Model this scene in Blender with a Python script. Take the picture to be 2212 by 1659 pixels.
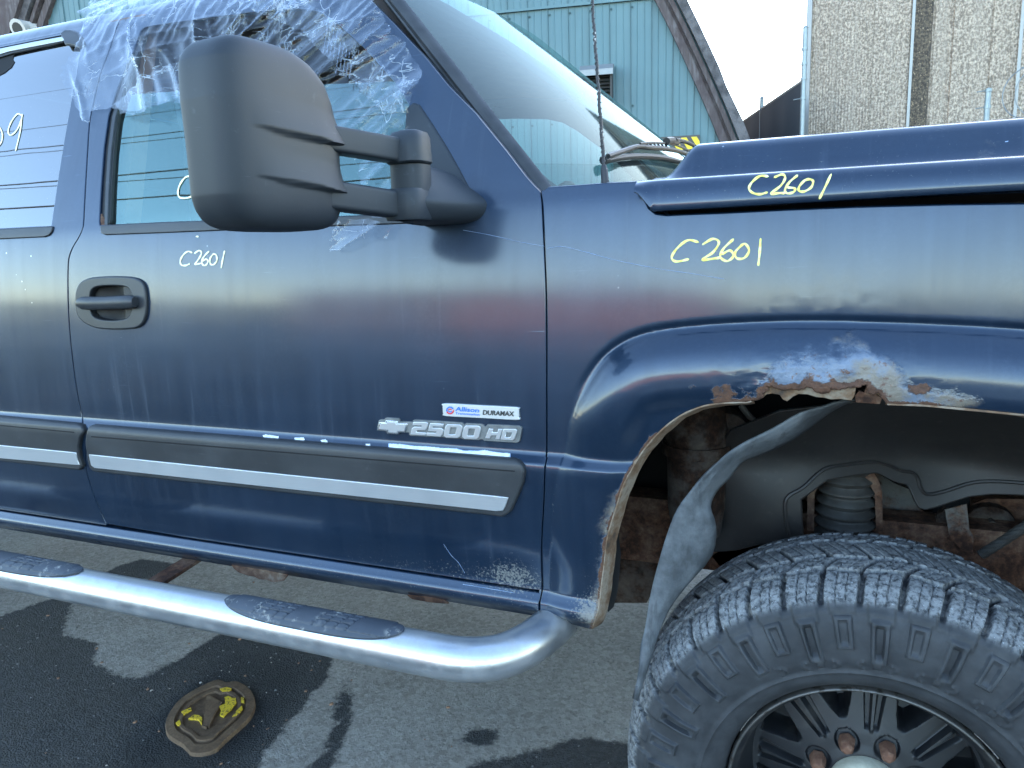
import bpy, bmesh, math, random
import numpy as np
from mathutils import Vector, Matrix, noise as mnoise
random.seed(7); np.random.seed(7)
for o in list(bpy.data.objects): bpy.data.objects.remove(o)
SC = bpy.context.scene
COL = SC.collection
R = math.radians

# ------------------------------------------------------------------ camera
CAM = np.array([-0.0894, -1.1782, 1.345]); FPX = 1613.34; PW, PH = 2212.0, 1659.0
YAW, PIT, ROL = 0.3945, 0.17593, -0.0337
_f = np.array([-math.sin(YAW)*math.cos(PIT), math.cos(YAW)*math.cos(PIT), -math.sin(PIT)])
_r = np.cross(_f, [0, 0, 1.0]); _r /= np.linalg.norm(_r); _u = np.cross(_r, _f)
CR = _r*math.cos(ROL)+_u*math.sin(ROL); CU = -_r*math.sin(ROL)+_u*math.cos(ROL); CF = _f
cd = bpy.data.cameras.new('camera'); cam = bpy.data.objects.new('camera', cd); COL.objects.link(cam)
cd.sensor_width = 36.0; cd.lens = FPX/PW*36.0; cd.clip_start = 0.02; cd.clip_end = 3000
cam.matrix_world = Matrix(((CR[0], CU[0], -CF[0], CAM[0]), (CR[1], CU[1], -CF[1], CAM[1]), (CR[2], CU[2], -CF[2], CAM[2]), (0, 0, 0, 1)))
SC.camera = cam

# ------------------------------------------------------------------ sky, sun, exposure
SUN_EL, SUN_AZ = 22.0, 19.0          # azimuth measured from +Y (behind the truck) towards +X (its front)
w = bpy.data.worlds.new('World'); SC.world = w; w.use_nodes = True
nt = w.node_tree; bg = nt.nodes['Background']
sky = nt.nodes.new('ShaderNodeTexSky'); sky.sky_type = 'NISHITA'; sky.sun_disc = False
sky.sun_elevation = R(SUN_EL); sky.sun_rotation = R(SUN_AZ); sky.air_density = 1.0; sky.dust_density = 0.5; sky.ozone_density = 1.0
wb = nt.nodes.new('ShaderNodeMix'); wb.data_type = 'RGBA'; wb.blend_type = 'MULTIPLY'; wb.inputs[0].default_value = 1.0
wb.inputs[7].default_value = (0.97, 1.0, 0.99, 1)
nt.links.new(sky.outputs[0], wb.inputs[6]); nt.links.new(wb.outputs[2], bg.inputs[0]); bg.inputs[1].default_value = 0.15
sd = bpy.data.lights.new('sun', 'SUN'); sd.energy = 2.6; sd.angle = R(0.6); sd.color = (1.0, 0.84, 0.64)
sun = bpy.data.objects.new('sun', sd); COL.objects.link(sun)
sdir = Vector((math.sin(R(SUN_AZ))*math.cos(R(SUN_EL)), math.cos(R(SUN_AZ))*math.cos(R(SUN_EL)), math.sin(R(SUN_EL))))
sun.rotation_euler = sdir.to_track_quat('Z', 'Y').to_euler()
vs = SC.view_settings; vs.view_transform = 'Standard'; vs.look = 'None'; vs.gamma = 1.0; vs.exposure = 3.0
SC.cycles.max_bounces = 7; SC.cycles.transparent_max_bounces = 14; SC.cycles.glossy_bounces = 4

# ------------------------------------------------------------------ measuring helpers (points measured in the photograph -> metres)
def ray(q): return CF+CR*(q[0]-PW/2)/FPX-CU*(q[1]-PH/2)/FPX
def atY(q, Y): d = ray(q); return CAM+d*(Y-CAM[1])/d[1]
def atX(q, X): d = ray(q); return CAM+d*(X-CAM[0])/d[0]
def atZ(q, Z): d = ray(q); return CAM+d*(Z-CAM[2])/d[2]
def atD(q, D): d = ray(q); return CAM+d*D
def zp(ox, oy, wsrc, wout, pts):        # detail-view coordinates -> measuring frame
    s = wsrc/wout*2212/3840; return [(ox*2212/3840+a*s, oy*2212/3840+b*s) for a, b in pts]

# ------------------------------------------------------------------ body side surface y = ys(x, z)
_PZ = [0.60, .670, .683, .694, .703, .712, .722, .735, .76, .80, .86, .90, .94, .966, .977, .986, .993, 1.0, 1.05, 1.10, 1.15, 1.20, 1.25, 1.30, 1.35, 1.40, 1.418, 1.45, 1.50, 1.60, 1.70, 1.80, 1.88, 1.93, 1.97, 2.05]
_PY = [.09, .034, .022, .010, .0055, .0065, .013, .0195, .0165, .0100, .0025, -.001, -.0045, -.0065, -.0055, .0010, .0062, .0080, .00725, .00715, .0078, .0095, .0118, .0150, .0195, .026, .0295, .040, .058, .096, .136, .180, .224, .262, .305, .44]
def _pchip(X, Y):
    X = np.array(X); Y = np.array(Y); h = np.diff(X); d = np.diff(Y)/h
    m = np.zeros_like(Y); m[0] = d[0]; m[-1] = d[-1]
    for i in range(1, len(X)-1):
        if d[i-1]*d[i] > 0:
            w1 = 2*h[i]+h[i-1]; w2 = h[i]+2*h[i-1]; m[i] = (w1+w2)/(w1/d[i-1]+w2/d[i])
    def f(x):
        x = np.clip(np.asarray(x, float), X[0], X[-1]); i = np.clip(np.searchsorted(X, x)-1, 0, len(X)-2)
        t = (x-X[i])/h[i]
        return (Y[i]*(1+2*t)*(1-t)**2+m[i]*h[i]*t*(1-t)**2+Y[i+1]*t*t*(3-2*t)+m[i+1]*h[i]*t*t*(t-1))
    return f
prof = _pchip(_PZ, _PY)
# smooth table so that reflections run without kinks
_tz = np.linspace(.6, 2.05, 2901); _ty = prof(_tz); _k = np.hanning(15); _k /= _k.sum()
_ty2 = np.convolve(np.pad(_ty, 7, mode='edge'), _k, 'valid')
def prof(z): return np.interp(z, _tz, _ty2)
# wheel-arch flare: outer crease line (x, z), from low rear round the wheel
FLARE = np.array([(-.535, .60), (-.532, .711), (-.514, .897), (-.492, .996), (-.477, 1.066), (-.447, 1.123), (-.411, 1.170), (-.357, 1.201), (-.27, 1.216), (-.135, 1.224), (-.011, 1.223), (.163, 1.214), (.30, 1.196), (.40, 1.16), (.46, 1.09), (.50, .99), (.53, .85), (.55, .66)])
def catmull(P, n=8, closed=False):
    P = [np.array(p, float) for p in P]; out = []
    m = len(P)
    for i in range(m if closed else m-1):
        if closed: a, b, c, d = P[i-1], P[i], P[(i+1) % m], P[(i+2) % m]
        else: a, b, c, d = P[max(i-1, 0)], P[i], P[i+1], P[min(i+2, m-1)]
        for k in range(n):
            t = k/n
            out.append(.5*((2*b)+(c-a)*t+(2*a-5*b+4*c-d)*t*t+(3*b-a-3*c+d)*t**3))
    if not closed: out.append(P[-1])
    return np.array(out)
FL = catmull(FLARE, 6)
def flare_t(x, z):
    """signed distance inside the flare's outer crease (positive towards the wheel)"""
    x = np.atleast_1d(np.asarray(x, float)); z = np.atleast_1d(np.asarray(z, float))
    A = FL[:-1]; B = FL[1:]; D = B-A; L2 = (D**2).sum(1)
    best = np.full(x.shape, 9e9); sg = np.zeros(x.shape)
    for i in range(len(A)):
        px = x-A[i, 0]; pz = z-A[i, 1]
        t = np.clip((px*D[i, 0]+pz*D[i, 1])/L2[i], 0, 1)
        ex = px-t*D[i, 0]; ez = pz-t*D[i, 1]; d2 = ex*ex+ez*ez
        cr = D[i, 0]*pz-D[i, 1]*px
        m = d2 < best; best = np.where(m, d2, best); sg = np.where(m, np.sign(cr), sg)
    return -np.sqrt(best)*sg
def sstep(a, b, x): t = np.clip((x-a)/(b-a), 0, 1); return t*t*(3-2*t)
def ys(x, z):
    x = np.asarray(x, float); z = np.asarray(z, float)
    y = prof(z)
    near = (x > -.62) & (z < 1.27)
    if np.any(near):
        t = np.zeros(np.broadcast(x, z).shape); xx = np.broadcast_to(x, t.shape); zz = np.broadcast_to(z, t.shape); nb = np.broadcast_to(near, t.shape)
        tt = flare_t(xx[nb], zz[nb]); add = np.zeros(t.shape)
        wd = .085; hh = .034*(0.30+0.70*sstep(.95, 1.12, zz[nb])) 
        u = np.clip(tt/wd, 0, 1)
        us = np.where(u < .08, u*u/.16, u-.04)/.96; bul = -hh*(1-(1-us)**2.8)
        groove = .0035*np.exp(-((tt+.004)/.006)**2)*sstep(1.08, 1.17, zz[nb])
        add[nb] = bul+groove+.010*sstep(.085, .13, tt)
        y = y+add
    return y
def onS(q, off=0.0, yf=None):
    """point measured in the photograph carried onto the body side"""
    Y = 0.0
    for _ in range(40):
        p = atY(q, Y); Yn = float(np.ravel((yf or ys)(p[0], p[2]))[0])+off
        if abs(Yn-Y) < 1e-6: break
        Y = .5*Y+.5*Yn
    return atY(q, Y)
def S2(pts, off=0.0): return [tuple(onS(q, off)[[0, 2]]) for q in pts]

# ------------------------------------------------------------------ object helpers
MATS = {}
def new_obj(name, me, parent=None, mat=None):
    o = bpy.data.objects.new(name, me); COL.objects.link(o)
    if parent is not None: o.parent = parent
    if mat is not None and me is not None: me.materials.append(MATS[mat] if isinstance(mat, str) else mat)
    return o
def empty(name, loc=(0, 0, 0), parent=None):
    o = bpy.data.objects.new(name, None); COL.objects.link(o); o.location = loc; o.empty_display_size = .1
    if parent is not None: o.parent = parent
    return o
def tag(o, label=None, cat=None, group=None, kind=None):
    if label: o['label'] = label
    if cat: o['category'] = cat
    if group: o['group'] = group
    if kind: o['kind'] = kind
    return o
def mesh(name, V, F, parent=None, mat=None, smooth=True, angle=None):
    me = bpy.data.meshes.new(name); me.from_pydata([tuple(map(float, v)) for v in V], [], [tuple(int(i) for i in f) for f in F]); me.validate(); me.update()
    if smooth:
        me.polygons.foreach_set('use_smooth', [True]*len(me.polygons))
        if angle is not None: me.set_sharp_from_angle(angle=R(angle))
    return new_obj(name, me, parent, mat)
class MB:
    """collects shapes into one mesh"""
    def __init__(s): s.V = []; s.F = []
    def add(s, V, F): n = len(s.V); s.V += [tuple(map(float, v)) for v in V]; s.F += [tuple(i+n for i in f) for f in F]; return s
    def box(s, lo, hi):
        x0, y0, z0 = lo; x1, y1, z1 = hi
        return s.add([(x0, y0, z0), (x1, y0, z0), (x1, y1, z0), (x0, y1, z0), (x0, y0, z1), (x1, y0, z1), (x1, y1, z1), (x0, y1, z1)],
                     [(0, 3, 2, 1), (4, 5, 6, 7), (0, 1, 5, 4), (1, 2, 6, 5), (2, 3, 7, 6), (3, 0, 4, 7)])
    def loft(s, rings, closed=True, caps=True):
        n = len(rings[0]); V = [p for r in rings for p in r]; F = []
        for i in range(len(rings)-1):
            for j in range(n if closed else n-1):
                k = (j+1) % n; F.append((i*n+j, i*n+k, (i+1)*n+k, (i+1)*n+j))
        if caps and closed: F.append(tuple(range(n-1, -1, -1))); F.append(tuple((len(rings)-1)*n+j for j in range(n)))
        return s.add(V, F)
    def tube(s, path, rad, n=10, caps=True, flat=None):
        P = [np.array(p, float) for p in path]; rings = []
        rad = rad if hasattr(rad, '__len__') else [rad]*len(P)
        up = np.array([0, 0, 1.0]); prev = None
        for i, p in enumerate(P):
            t = P[min(i+1, len(P)-1)]-P[max(i-1, 0)]; t /= (np.linalg.norm(t)+1e-12)
            a = up if prev is None else prev
            if abs(t@a) > .98 and prev is None: a = np.array([0, 1.0, 0])
            u = a-t*(a@t); u /= (np.linalg.norm(u)+1e-12); v = np.cross(t, u); prev = u
            rings.append([p+rad[i]*(math.cos(k*2*math.pi/n)*u*(flat or 1)+math.sin(k*2*math.pi/n)*v) for k in range(n)])
        return s.loft(rings, True, caps)
    def build(s, name, parent=None, mat=None, smooth=True, angle=40): return mesh(name, s.V, s.F, parent, mat, smooth, angle if smooth else None)
def lathe_y(profile, n=64, c=(0, 0, 0)):
    """profile: (radius, y) list turned round the wheel axle (y)"""
    V = []; F = []; m = len(profile)
    for k in range(n):
        a = 2*math.pi*k/n
        for r, y in profile: V.append((c[0]+r*math.cos(a), c[1]+y, c[2]+r*math.sin(a)))
    for k in range(n):
        for j in range(m-1):
            a, b = k*m+j, ((k+1) % n)*m+j; F.append((a, b, b+1, a+1))
    return V, F
def bevel_mod(o, wd, seg=2, angle=35):
    m = o.modifiers.new('bevel', 'BEVEL'); m.width = wd; m.segments = seg; m.limit_method = 'ANGLE'; m.angle_limit = R(angle); return o
def poly_area(P): return .5*sum(P[i][0]*P[(i+1) % len(P)][1]-P[(i+1) % len(P)][0]*P[i][1] for i in range(len(P)))
def densify(P, step):
    out = []
    for i in range(len(P)):
        a = np.array(P[i], float); b = np.array(P[(i+1) % len(P)], float); n = max(1, int(math.ceil(np.linalg.norm(b-a)/step)))
        out += [tuple(a+(b-a)*k/n) for k in range(n)]
    return out
def cut_fill(loops, xs, zs):
    """2-D outline (with holes) filled and cut into a grid; returns V2, F, boundary loops"""
    bm = bmesh.new()
    for L in loops:
        vs = [bm.verts.new((p[0], 0, p[1])) for p in L]
        for i in range(len(vs)): bm.edges.new((vs[i], vs[(i+1) % len(vs)]))
    bmesh.ops.triangle_fill(bm, edges=bm.edges[:], use_beauty=False, use_dissolve=False, normal=(0, -1, 0))
    for c, ax in [(x, 0) for x in xs]+[(z, 2) for z in zs]:
        co = [0, 0, 0]; no = [0, 0, 0]; co[ax] = c; no[ax] = 1
        bmesh.ops.bisect_plane(bm, geom=bm.verts[:]+bm.edges[:]+bm.faces[:], plane_co=co, plane_no=no, dist=1e-7)
    for f in bm.faces:
        f.normal_update()
        if f.normal.y > 0: f.normal_flip()
    bm.verts.ensure_lookup_table(); bm.verts.index_update()
    V = [(v.co.x, v.co.z) for v in bm.verts]; F = [[v.index for v in f.verts] for f in bm.faces]
    E = []
    for e in bm.edges:
        if len(e.link_faces) == 1:
            f = e.link_faces[0]; vs = [v.index for v in f.verts]; i = vs.index(e.verts[0].index)
            E.append((e.verts[0].index, e.verts[1].index) if vs[(i+1) % len(vs)] == e.verts[1].index else (e.verts[1].index, e.verts[0].index))
    bm.free(); return V, F, E
def panel(name, loops, parent, mat, yf=None, off=0.0, dx=.02, dz=.012, rim=.014, rnd=.0022, zextra=(), xextra=(), wear=None, jitter=None):
    """sheet-metal skin: outline(s) in (x, z) laid on the body surface, edges rounded and turned in"""
    yf = yf or ys
    if not isinstance(loops[0][0], (tuple, list, np.ndarray)): loops = [loops]
    A = np.array([p for L in loops for p in L]); x0, z0 = A.min(0); x1, z1 = A.max(0)
    xs = sorted(list(np.arange(x0+dx*.5, x1, dx))+[v for v in xextra if x0 < v < x1]); zs = sorted(set([round(v, 5) for v in list(np.arange(z0+dz*.5, z1, dz))]+[v for v in zextra if z0 < v < z1]))
    V, F, E = cut_fill(loops, xs, zs)
    V = np.array(V); h = 1e-3
    X, Z = V[:, 0], V[:, 1]
    yv = yf(X, Z)+off
    gx = (yf(X+h, Z)-yf(X-h, Z))/(2*h); gz = (yf(X, Z+h)-yf(X, Z-h))/(2*h)
    if jitter is not None: yv = yv+jitter(X, Z)
    N = np.stack([gx, -np.ones_like(gx), gz], 1); N /= np.linalg.norm(N, axis=1)[:, None]
    VV = [(x, y, z) for x, y, z in zip(X, yv, Z)]; NN = [tuple(n) for n in N]; FF = [tuple(f) for f in F]
    W = wear(X, Z) if wear is not None else None
    WW = list(W) if W is not None else None
    if rim:
        # outward direction at each boundary vertex
        out = {}
        for a, b in E:
            d = V[b]-V[a]; n = np.array([d[1], -d[0]]); n = n/(np.linalg.norm(n)+1e-12)
            # face winding is clockwise seen in (x, z) with y towards the viewer; pick outward by construction
            out.setdefault(a, np.zeros(2)); out.setdefault(b, np.zeros(2)); out[a] = out[a]+n; out[b] = out[b]+n
        idx = {}
        for v, n in out.items():
            n = n/(np.linalg.norm(n)+1e-9); y = yv[v]; p = V[v]
            k = len(VV); idx[v] = k
            base = N[v]; n3 = np.array([n[0], 0, n[1]])
            for (o_, d_, b_) in ((.7, .25, .55), (1.0, 1.0, 1.0), (1.0, rim/rnd, 1.0)):
                VV.append((p[0]+n[0]*rnd*o_, y+rnd*d_, p[1]+n[1]*rnd*o_))
                m = base*(1-b_)+n3*b_; m /= np.linalg.norm(m)+1e-9; NN.append(tuple(m))
                if WW is not None: WW.append(WW[v])
        for a, b in E:
            if a in idx and b in idx:
                A_, B_ = idx[a], idx[b]
                FF += [(b, a, A_, B_), (B_, A_, A_+1, B_+1), (B_+1, A_+1, A_+2, B_+2)]
    me = bpy.data.meshes.new(name); me.from_pydata(VV, [], FF); me.update()
    me.polygons.foreach_set('use_smooth', [True]*len(me.polygons))
    if jitter is None:
        try: me.normals_split_custom_set_from_vertices(NN)
        except Exception as e: print('normals', e)
    if WW is not None:
        at = me.color_attributes.new('wear', 'FLOAT_COLOR', 'POINT'); at.data.foreach_set('color', np.array(WW, dtype=np.float32).ravel())
    return new_obj(name, me, parent, mat)
def decal(name, loops, parent, mat, off=-.0006, dx=.02, dz=.012, thick=.0006, yf=None, zextra=()):
    return panel(name, loops, parent, mat, off=off, dx=dx, dz=dz, rim=thick, rnd=min(.0004, thick*.5), yf=yf, zextra=zextra)
def stroke_loop(path, wd):
    """outline of a pen stroke with round ends"""
    P = catmull(path, 6) if len(path) > 2 else np.array([np.array(path[0], float)+(np.array(path[1], float)-np.array(path[0], float))*t for t in np.linspace(0, 1, 6)])
    T = np.gradient(P, axis=0); T /= np.linalg.norm(T, axis=1)[:, None]+1e-12; Nn = np.stack([-T[:, 1], T[:, 0]], 1)
    return P, T, Nn
def strokes(name, paths_px, wpx, parent, mat, off=-.0008, yf=None):
    """hand writing: ribbons measured in the photograph, laid on the skin"""
    mb = MB()
    for path in paths_px:
        P, T, Nn = stroke_loop(path, wpx); n = len(P)
        wv = [wpx*.5*(1+.18*math.sin(i*.9+path[0][0]))*(0.75 if i in (0, n-1) else 1) for i in range(n)]
        L = [onS(P[i]+Nn[i]*wv[i], off, yf) for i in range(n)]; Rr = [onS(P[i]-Nn[i]*wv[i], off, yf) for i in range(n)]; M = [onS(P[i], off-.0005, yf) for i in range(n)]
        e0 = onS(P[0]-T[0]*wpx*.4, off, yf); e1 = onS(P[-1]+T[-1]*wpx*.4, off, yf)
        V = [e0, e1]; F = []
        for i in range(n): V += [L[i], M[i], Rr[i]]
        for i in range(n-1):
            a = 2+3*i; F += [(a, a+1, a+4, a+3), (a+1, a+2, a+5, a+4)]
        F += [(0, 3, 2), (0, 4, 3), (1, 2+3*(n-1), 3+3*(n-1)), (1, 3+3*(n-1), 4+3*(n-1))]
        mb.add(V, F)
    return mb.build(name, parent, mat)
def text_mesh(body, size=1.0, extr=0.0, bold=0.0):
    cu = bpy.data.curves.new('t', 'FONT'); cu.body = body; cu.size = size; cu.extrude = extr; cu.offset = bold; cu.resolution_u = 3
    o = bpy.data.objects.new('t', cu); COL.objects.link(o)
    dg = bpy.context.evaluated_depsgraph_get(); me = bpy.data.meshes.new_from_object(o.evaluated_get(dg))
    V = [tuple(v.co) for v in me.vertices]; F = [tuple(p.vertices) for p in me.polygons]
    bpy.data.objects.remove(o); bpy.data.curves.remove(cu); bpy.data.meshes.remove(me)
    return np.array(V), F
def text_on(name, body, map3, parent, mat, extr=0.0, bold=0.0):
    """text laid out in a unit box 0..1 x 0..1 and carried to the place by map3(u, v, h)"""
    V, F = text_mesh(body, 1.0, extr, bold)
    lo = V.min(0); hi = V.max(0)
    U = (V[:, 0]-lo[0])/(hi[0]-lo[0]); W = (V[:, 1]-lo[1])/(hi[1]-lo[1])
    P = [map3(u, v_, h) for u, v_, h in zip(U, W, V[:, 2])]
    return mesh(name, P, F, parent, mat, smooth=False)
# ------------------------------------------------------------------ materials
class NB:
    def __init__(s, name):
        s.m = bpy.data.materials.new(name); s.m.use_nodes = True; s.t = s.m.node_tree; s.N = s.t.nodes
        s.b = s.N['Principled BSDF']; s.out = s.N['Material Output']; MATS[name] = s.m; s._co = None
    def n(s, typ, **kw):
        x = s.N.new(typ)
        for k, v in kw.items(): setattr(x, k, v)
        return x
    def link(s, a, b): s.t.links.new(a, b)
    def set(s, sock, v):
        if hasattr(v, 'is_linked') or isinstance(v, bpy.types.NodeSocket): s.link(v, sock)
        else: sock.default_value = v
    def co(s, which='Object'):
        if s._co is None: s._co = s.n('ShaderNodeTexCoord')
        return s._co.outputs[which]
    def geo(s): return s.n('ShaderNodeNewGeometry').outputs['Position']
    def mapping(s, scale=(1, 1, 1), loc=(0, 0, 0), rot=(0, 0, 0), src=None):
        m = s.n('ShaderNodeMapping'); s.link(src or s.geo(), m.inputs[0]); m.inputs['Scale'].default_value = scale; m.inputs['Location'].default_value = loc; m.inputs['Rotation'].default_value = rot
        return m.outputs[0]
    def noise(s, scale=5, detail=4, rough=.55, vec=None, dist=0, out=0):
        x = s.n('ShaderNodeTexNoise'); s.link(vec or s.geo(), x.inputs['Vector']); x.inputs['Scale'].default_value = scale; x.inputs['Detail'].default_value = detail; x.inputs['Roughness'].default_value = rough; x.inputs['Distortion'].default_value = dist
        return x.outputs[out]
    def vor(s, scale=5, vec=None, feature='F1', out='Distance'):
        x = s.n('ShaderNodeTexVoronoi', feature=feature); s.link(vec or s.geo(), x.inputs['Vector']); x.inputs['Scale'].default_value = scale
        return x.outputs[out]
    def ramp(s, fac, stops):
        r = s.n('ShaderNodeValToRGB'); e = r.color_ramp.elements
        while len(e) < len(stops): e.new(.5)
        for i, (p, c) in enumerate(stops): e[i].position = p; e[i].color = c if len(c) == 4 else (*c, 1)
        s.link(fac, r.inputs[0]); return r.outputs[0]
    def step(s, fac, a, b, lo=0., hi=1.):
        r = s.n('ShaderNodeMapRange'); r.clamp = True; r.interpolation_type = 'SMOOTHSTEP'; s.link(fac, r.inputs[0]); r.inputs[1].default_value = a; r.inputs[2].default_value = b; r.inputs[3].default_value = lo; r.inputs[4].default_value = hi
        return r.outputs[0]
    def math(s, op, a, b=0.0, c=None):
        x = s.n('ShaderNodeMath', operation=op); s.set(x.inputs[0], a); s.set(x.inputs[1], b)
        if c is not None: s.set(x.inputs[2], c)
        return x.outputs[0]
    def mul(s, a, b): return s.math('MULTIPLY', a, b)
    def mix(s, fac, a, b, blend='MIX'):
        x = s.n('ShaderNodeMix', data_type='RGBA', blend_type=blend)
        s.set(x.inputs[0], fac)
        for k, v in ((6, a), (7, b)):
            if isinstance(v, tuple): x.inputs[k].default_value = v if len(v) == 4 else (*v, 1)
            else: s.link(v, x.inputs[k])
        return x.outputs[2]
    def fmix(s, fac, a, b):
        x = s.n('ShaderNodeMix', data_type='FLOAT'); s.set(x.inputs[0], fac); s.set(x.inputs[2], a); s.set(x.inputs[3], b); return x.outputs[0]
    def bump(s, h, strength=.3, dist=.01, nrm=None):
        x = s.n('ShaderNodeBump'); s.link(h, x.inputs['Height']); x.inputs['Strength'].default_value = strength; x.inputs['Distance'].default_value = dist
        if nrm is not None: s.link(nrm, x.inputs['Normal'])
        return x.outputs[0]
    def p(s, **kw):
        M = dict(color='Base Color', rough='Roughness', metal='Metallic', spec='Specular IOR Level', normal='Normal', coat='Coat Weight', coatr='Coat Roughness', coati='Coat IOR', alpha='Alpha', trans='Transmission Weight', ior='IOR', sheen='Sheen Weight', coatn='Coat Normal', emit='Emission Color', emits='Emission Strength')
        for k, v in kw.items():
            sock = s.b.inputs[M[k]]
            if isinstance(v, tuple) and len(v) == 3: v = (*v, 1)
            s.set(sock, v)
        return s
    def attr(s, name):
        a = s.n('ShaderNodeAttribute', attribute_name=name); x = s.n('ShaderNodeSeparateColor'); s.link(a.outputs['Color'], x.inputs[0]); return x.outputs
    def sep(s, v): x = s.n('ShaderNodeSeparateXYZ'); s.link(v, x.inputs[0]); return x.outputs
RUST = [(0.0, (.012, .008, .007)), (.35, (.045, .022, .015)), (.6, (.11, .050, .028)), (.8, (.17, .10, .062)), (1.0, (.27, .21, .16))]

def mk_paint(name, worn=True):
    k = NB(name)
    pos = k.geo()
    fine = k.noise(900, 2, .6)
    streakv = k.mapping((38, 1, 2.2), src=pos); streakh = k.mapping((5, 1, 160), src=pos)
    sv = k.noise(1, 5, .6, streakv); sh = k.noise(1, 4, .7, streakh)
    blot = k.noise(3.2, 6, .6)
    base = k.mix(k.step(blot, .3, .75), (.0034, .0158, .0385), (.0048, .0215, .0515))
    # fine pale scratches from years of wiping
    scr = k.mul(k.step(sh, .62, .80), k.step(k.noise(9, 3, .6), .40, .70))
    scr2 = k.mul(k.step(k.noise(1, 3, .7, k.mapping((7, 1, 210), rot=(0, R(24), 0), src=pos)), .66, .80), k.step(k.noise(6, 3, .6), .48, .66))
    base = k.mix(k.mul(scr, .22), base, (.20, .27, .40))
    base = k.mix(k.mul(scr2, .30), base, (.25, .32, .45))
    film_ = k.mul(k.step(k.noise(5, 7, .7), .35, .75), k.step(k.noise(150, 4, .75), .35, .70))
    base = k.mix(k.mul(film_, .06), base, (.13, .17, .22))
    drip = k.mul(k.step(sv, .56, .74), k.step(k.noise(2.4, 3, .6), .42, .62))
    base = k.mix(k.mul(drip, .13), base, (.16, .20, .27))
    rough = k.fmix(k.step(sv, .3, .8), .36, .50)
    coatr = k.math('ADD', k.fmix(k.step(blot, .3, .8), .10, .16), k.mul(drip, .12))
    metal = .5; coat = .85
    spots = k.step(k.vor(46), .10, .055); spots = k.mul(spots, k.step(k.noise(4, 3, .6, k.mapping((1, 1, 1), (3, 0, 5), src=pos)), .60, .68))
    if worn:
        a = k.attr('wear')   # r rust, g dust near the sills, on the hood sky sheen put into colour, b bare blistered paint
        n1 = k.noise(34, 8, .65); n2 = k.noise(90, 6, .65); n3 = k.noise(14, 6, .6); n4 = k.noise(230, 5, .7)
        rustm = k.step(k.math('ADD', a[0], k.mul(k.math('SUBTRACT', n1, .5), 1.5)), .46, .56)
        blis = k.step(k.math('ADD', a[2], k.mul(k.math('SUBTRACT', n3, .5), 1.3)), .34, .66)
        dust_sheen_m = k.step(k.math('ADD', a[1], k.mul(k.math('SUBTRACT', n4, .5), 2.2)), .50, .80)
        bcol = k.mix(n1, (.055, .085, .15), (.30, .35, .42)); bcol = k.mix(k.step(n3, .46, .60), bcol, (.24, .20, .15)); bcol = k.mix(k.step(n2, .56, .66), bcol, (.16, .08, .045))
        base = k.mix(k.mul(blis, .72), base, bcol)
        rcol = k.ramp(k.fmix(.5, n1, n2), RUST)
        base = k.mix(rustm, base, rcol)
        base = k.mix(k.mul(dust_sheen_m, .55), base, (.26, .25, .22))
        any_ = k.math('MAXIMUM', rustm, k.math('MAXIMUM', k.mul(dust_sheen_m, .8), k.mul(blis, .55)))
        metal = k.fmix(any_, .5, 0.0); coat = k.fmix(any_, .85, 0.0); rough = k.fmix(any_, rough, .78)
        hgt = k.math('ADD', k.mul(n1, k.math('ADD', k.mul(rustm, .8), k.mul(blis, .9))), k.mul(n2, k.mul(rustm, .4)))
    base = k.mix(spots, base, (.5, .55, .6))
    nb = k.bump(fine, .035, .0006)
    if worn: nb = k.bump(hgt, .55, .008, nb)
    wav = k.bump(k.noise(7, 2, .5), .035, .02)
    k.p(color=base, rough=rough, metal=metal, coat=coat, coatr=coatr, normal=nb, coatn=nb if worn else wav, spec=.5, coati=1.5)
mk_paint('paint', True)

def mk_simple(name, color, rough=.5, metal=0., spec=.5, nscale=0, namp=.3, bscale=0, bstr=.2, bdist=.002, col2=None, coat=0):
    k = NB(name); c = (*color, 1)
    if nscale:
        c2 = col2 or tuple(v*(1-namp) for v in color)
        k.p(color=k.mix(k.step(k.noise(nscale, 6, .6), .35, .65), color, c2))
    else: k.p(color=color)
    k.p(rough=rough, metal=metal, spec=spec, coat=coat)
    if bscale: k.p(normal=k.bump(k.noise(bscale, 4, .6), bstr, bdist))
    return k
# black grained plastic of mirrors, handles and mouldings: faded, dusty
def mk_plastic(name, c1, c2, rough, grain=700, gs=.12):
    k = NB(name); n = k.noise(6, 6, .6); d = k.noise(60, 5, .7)
    c = k.mix(k.step(n, .35, .7), c1, c2); c = k.mix(k.mul(k.step(d, .60, .76), .35), c, tuple(min(1, v*2.2+.02) for v in c2))
    scr = k.step(k.noise(1, 3, .7, k.mapping((16, 16, 260))), .66, .8)
    c = k.mix(k.mul(scr, .14), c, (.3, .33, .36))
    k.p(color=c, rough=k.fmix(n, rough-.06, rough+.08), normal=k.bump(k.noise(grain, 3, .6), gs, .001), spec=.45)
mk_plastic('mirror_plastic', (.0130, .0172, .0230), (.0180, .0230, .0295), .56)
mk_plastic('black_plastic', (.016, .018, .021), (.030, .033, .038), .42)
mk_plastic('moulding_plastic', (.022, .024, .027), (.035, .038, .042), .46, 900, .08)
mk_simple('rubber_seal', (.010, .010, .011), .55, bscale=300, bstr=.1)
mk_simple('gap_black', (.004, .004, .005), .9)
mk_simple('trim_rubber', (.020, .021, .023), .48, nscale=20, col2=(.035, .036, .038), bscale=200, bstr=.12)
k = NB('brushed_strip'); n = k.noise(1, 3, .6, k.mapping((4, 1, 900))); k.p(color=k.mix(n, (.52, .54, .56), (.66, .68, .70)), metal=.75, rough=k.fmix(k.noise(14, 4, .6), .30, .45))
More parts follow.
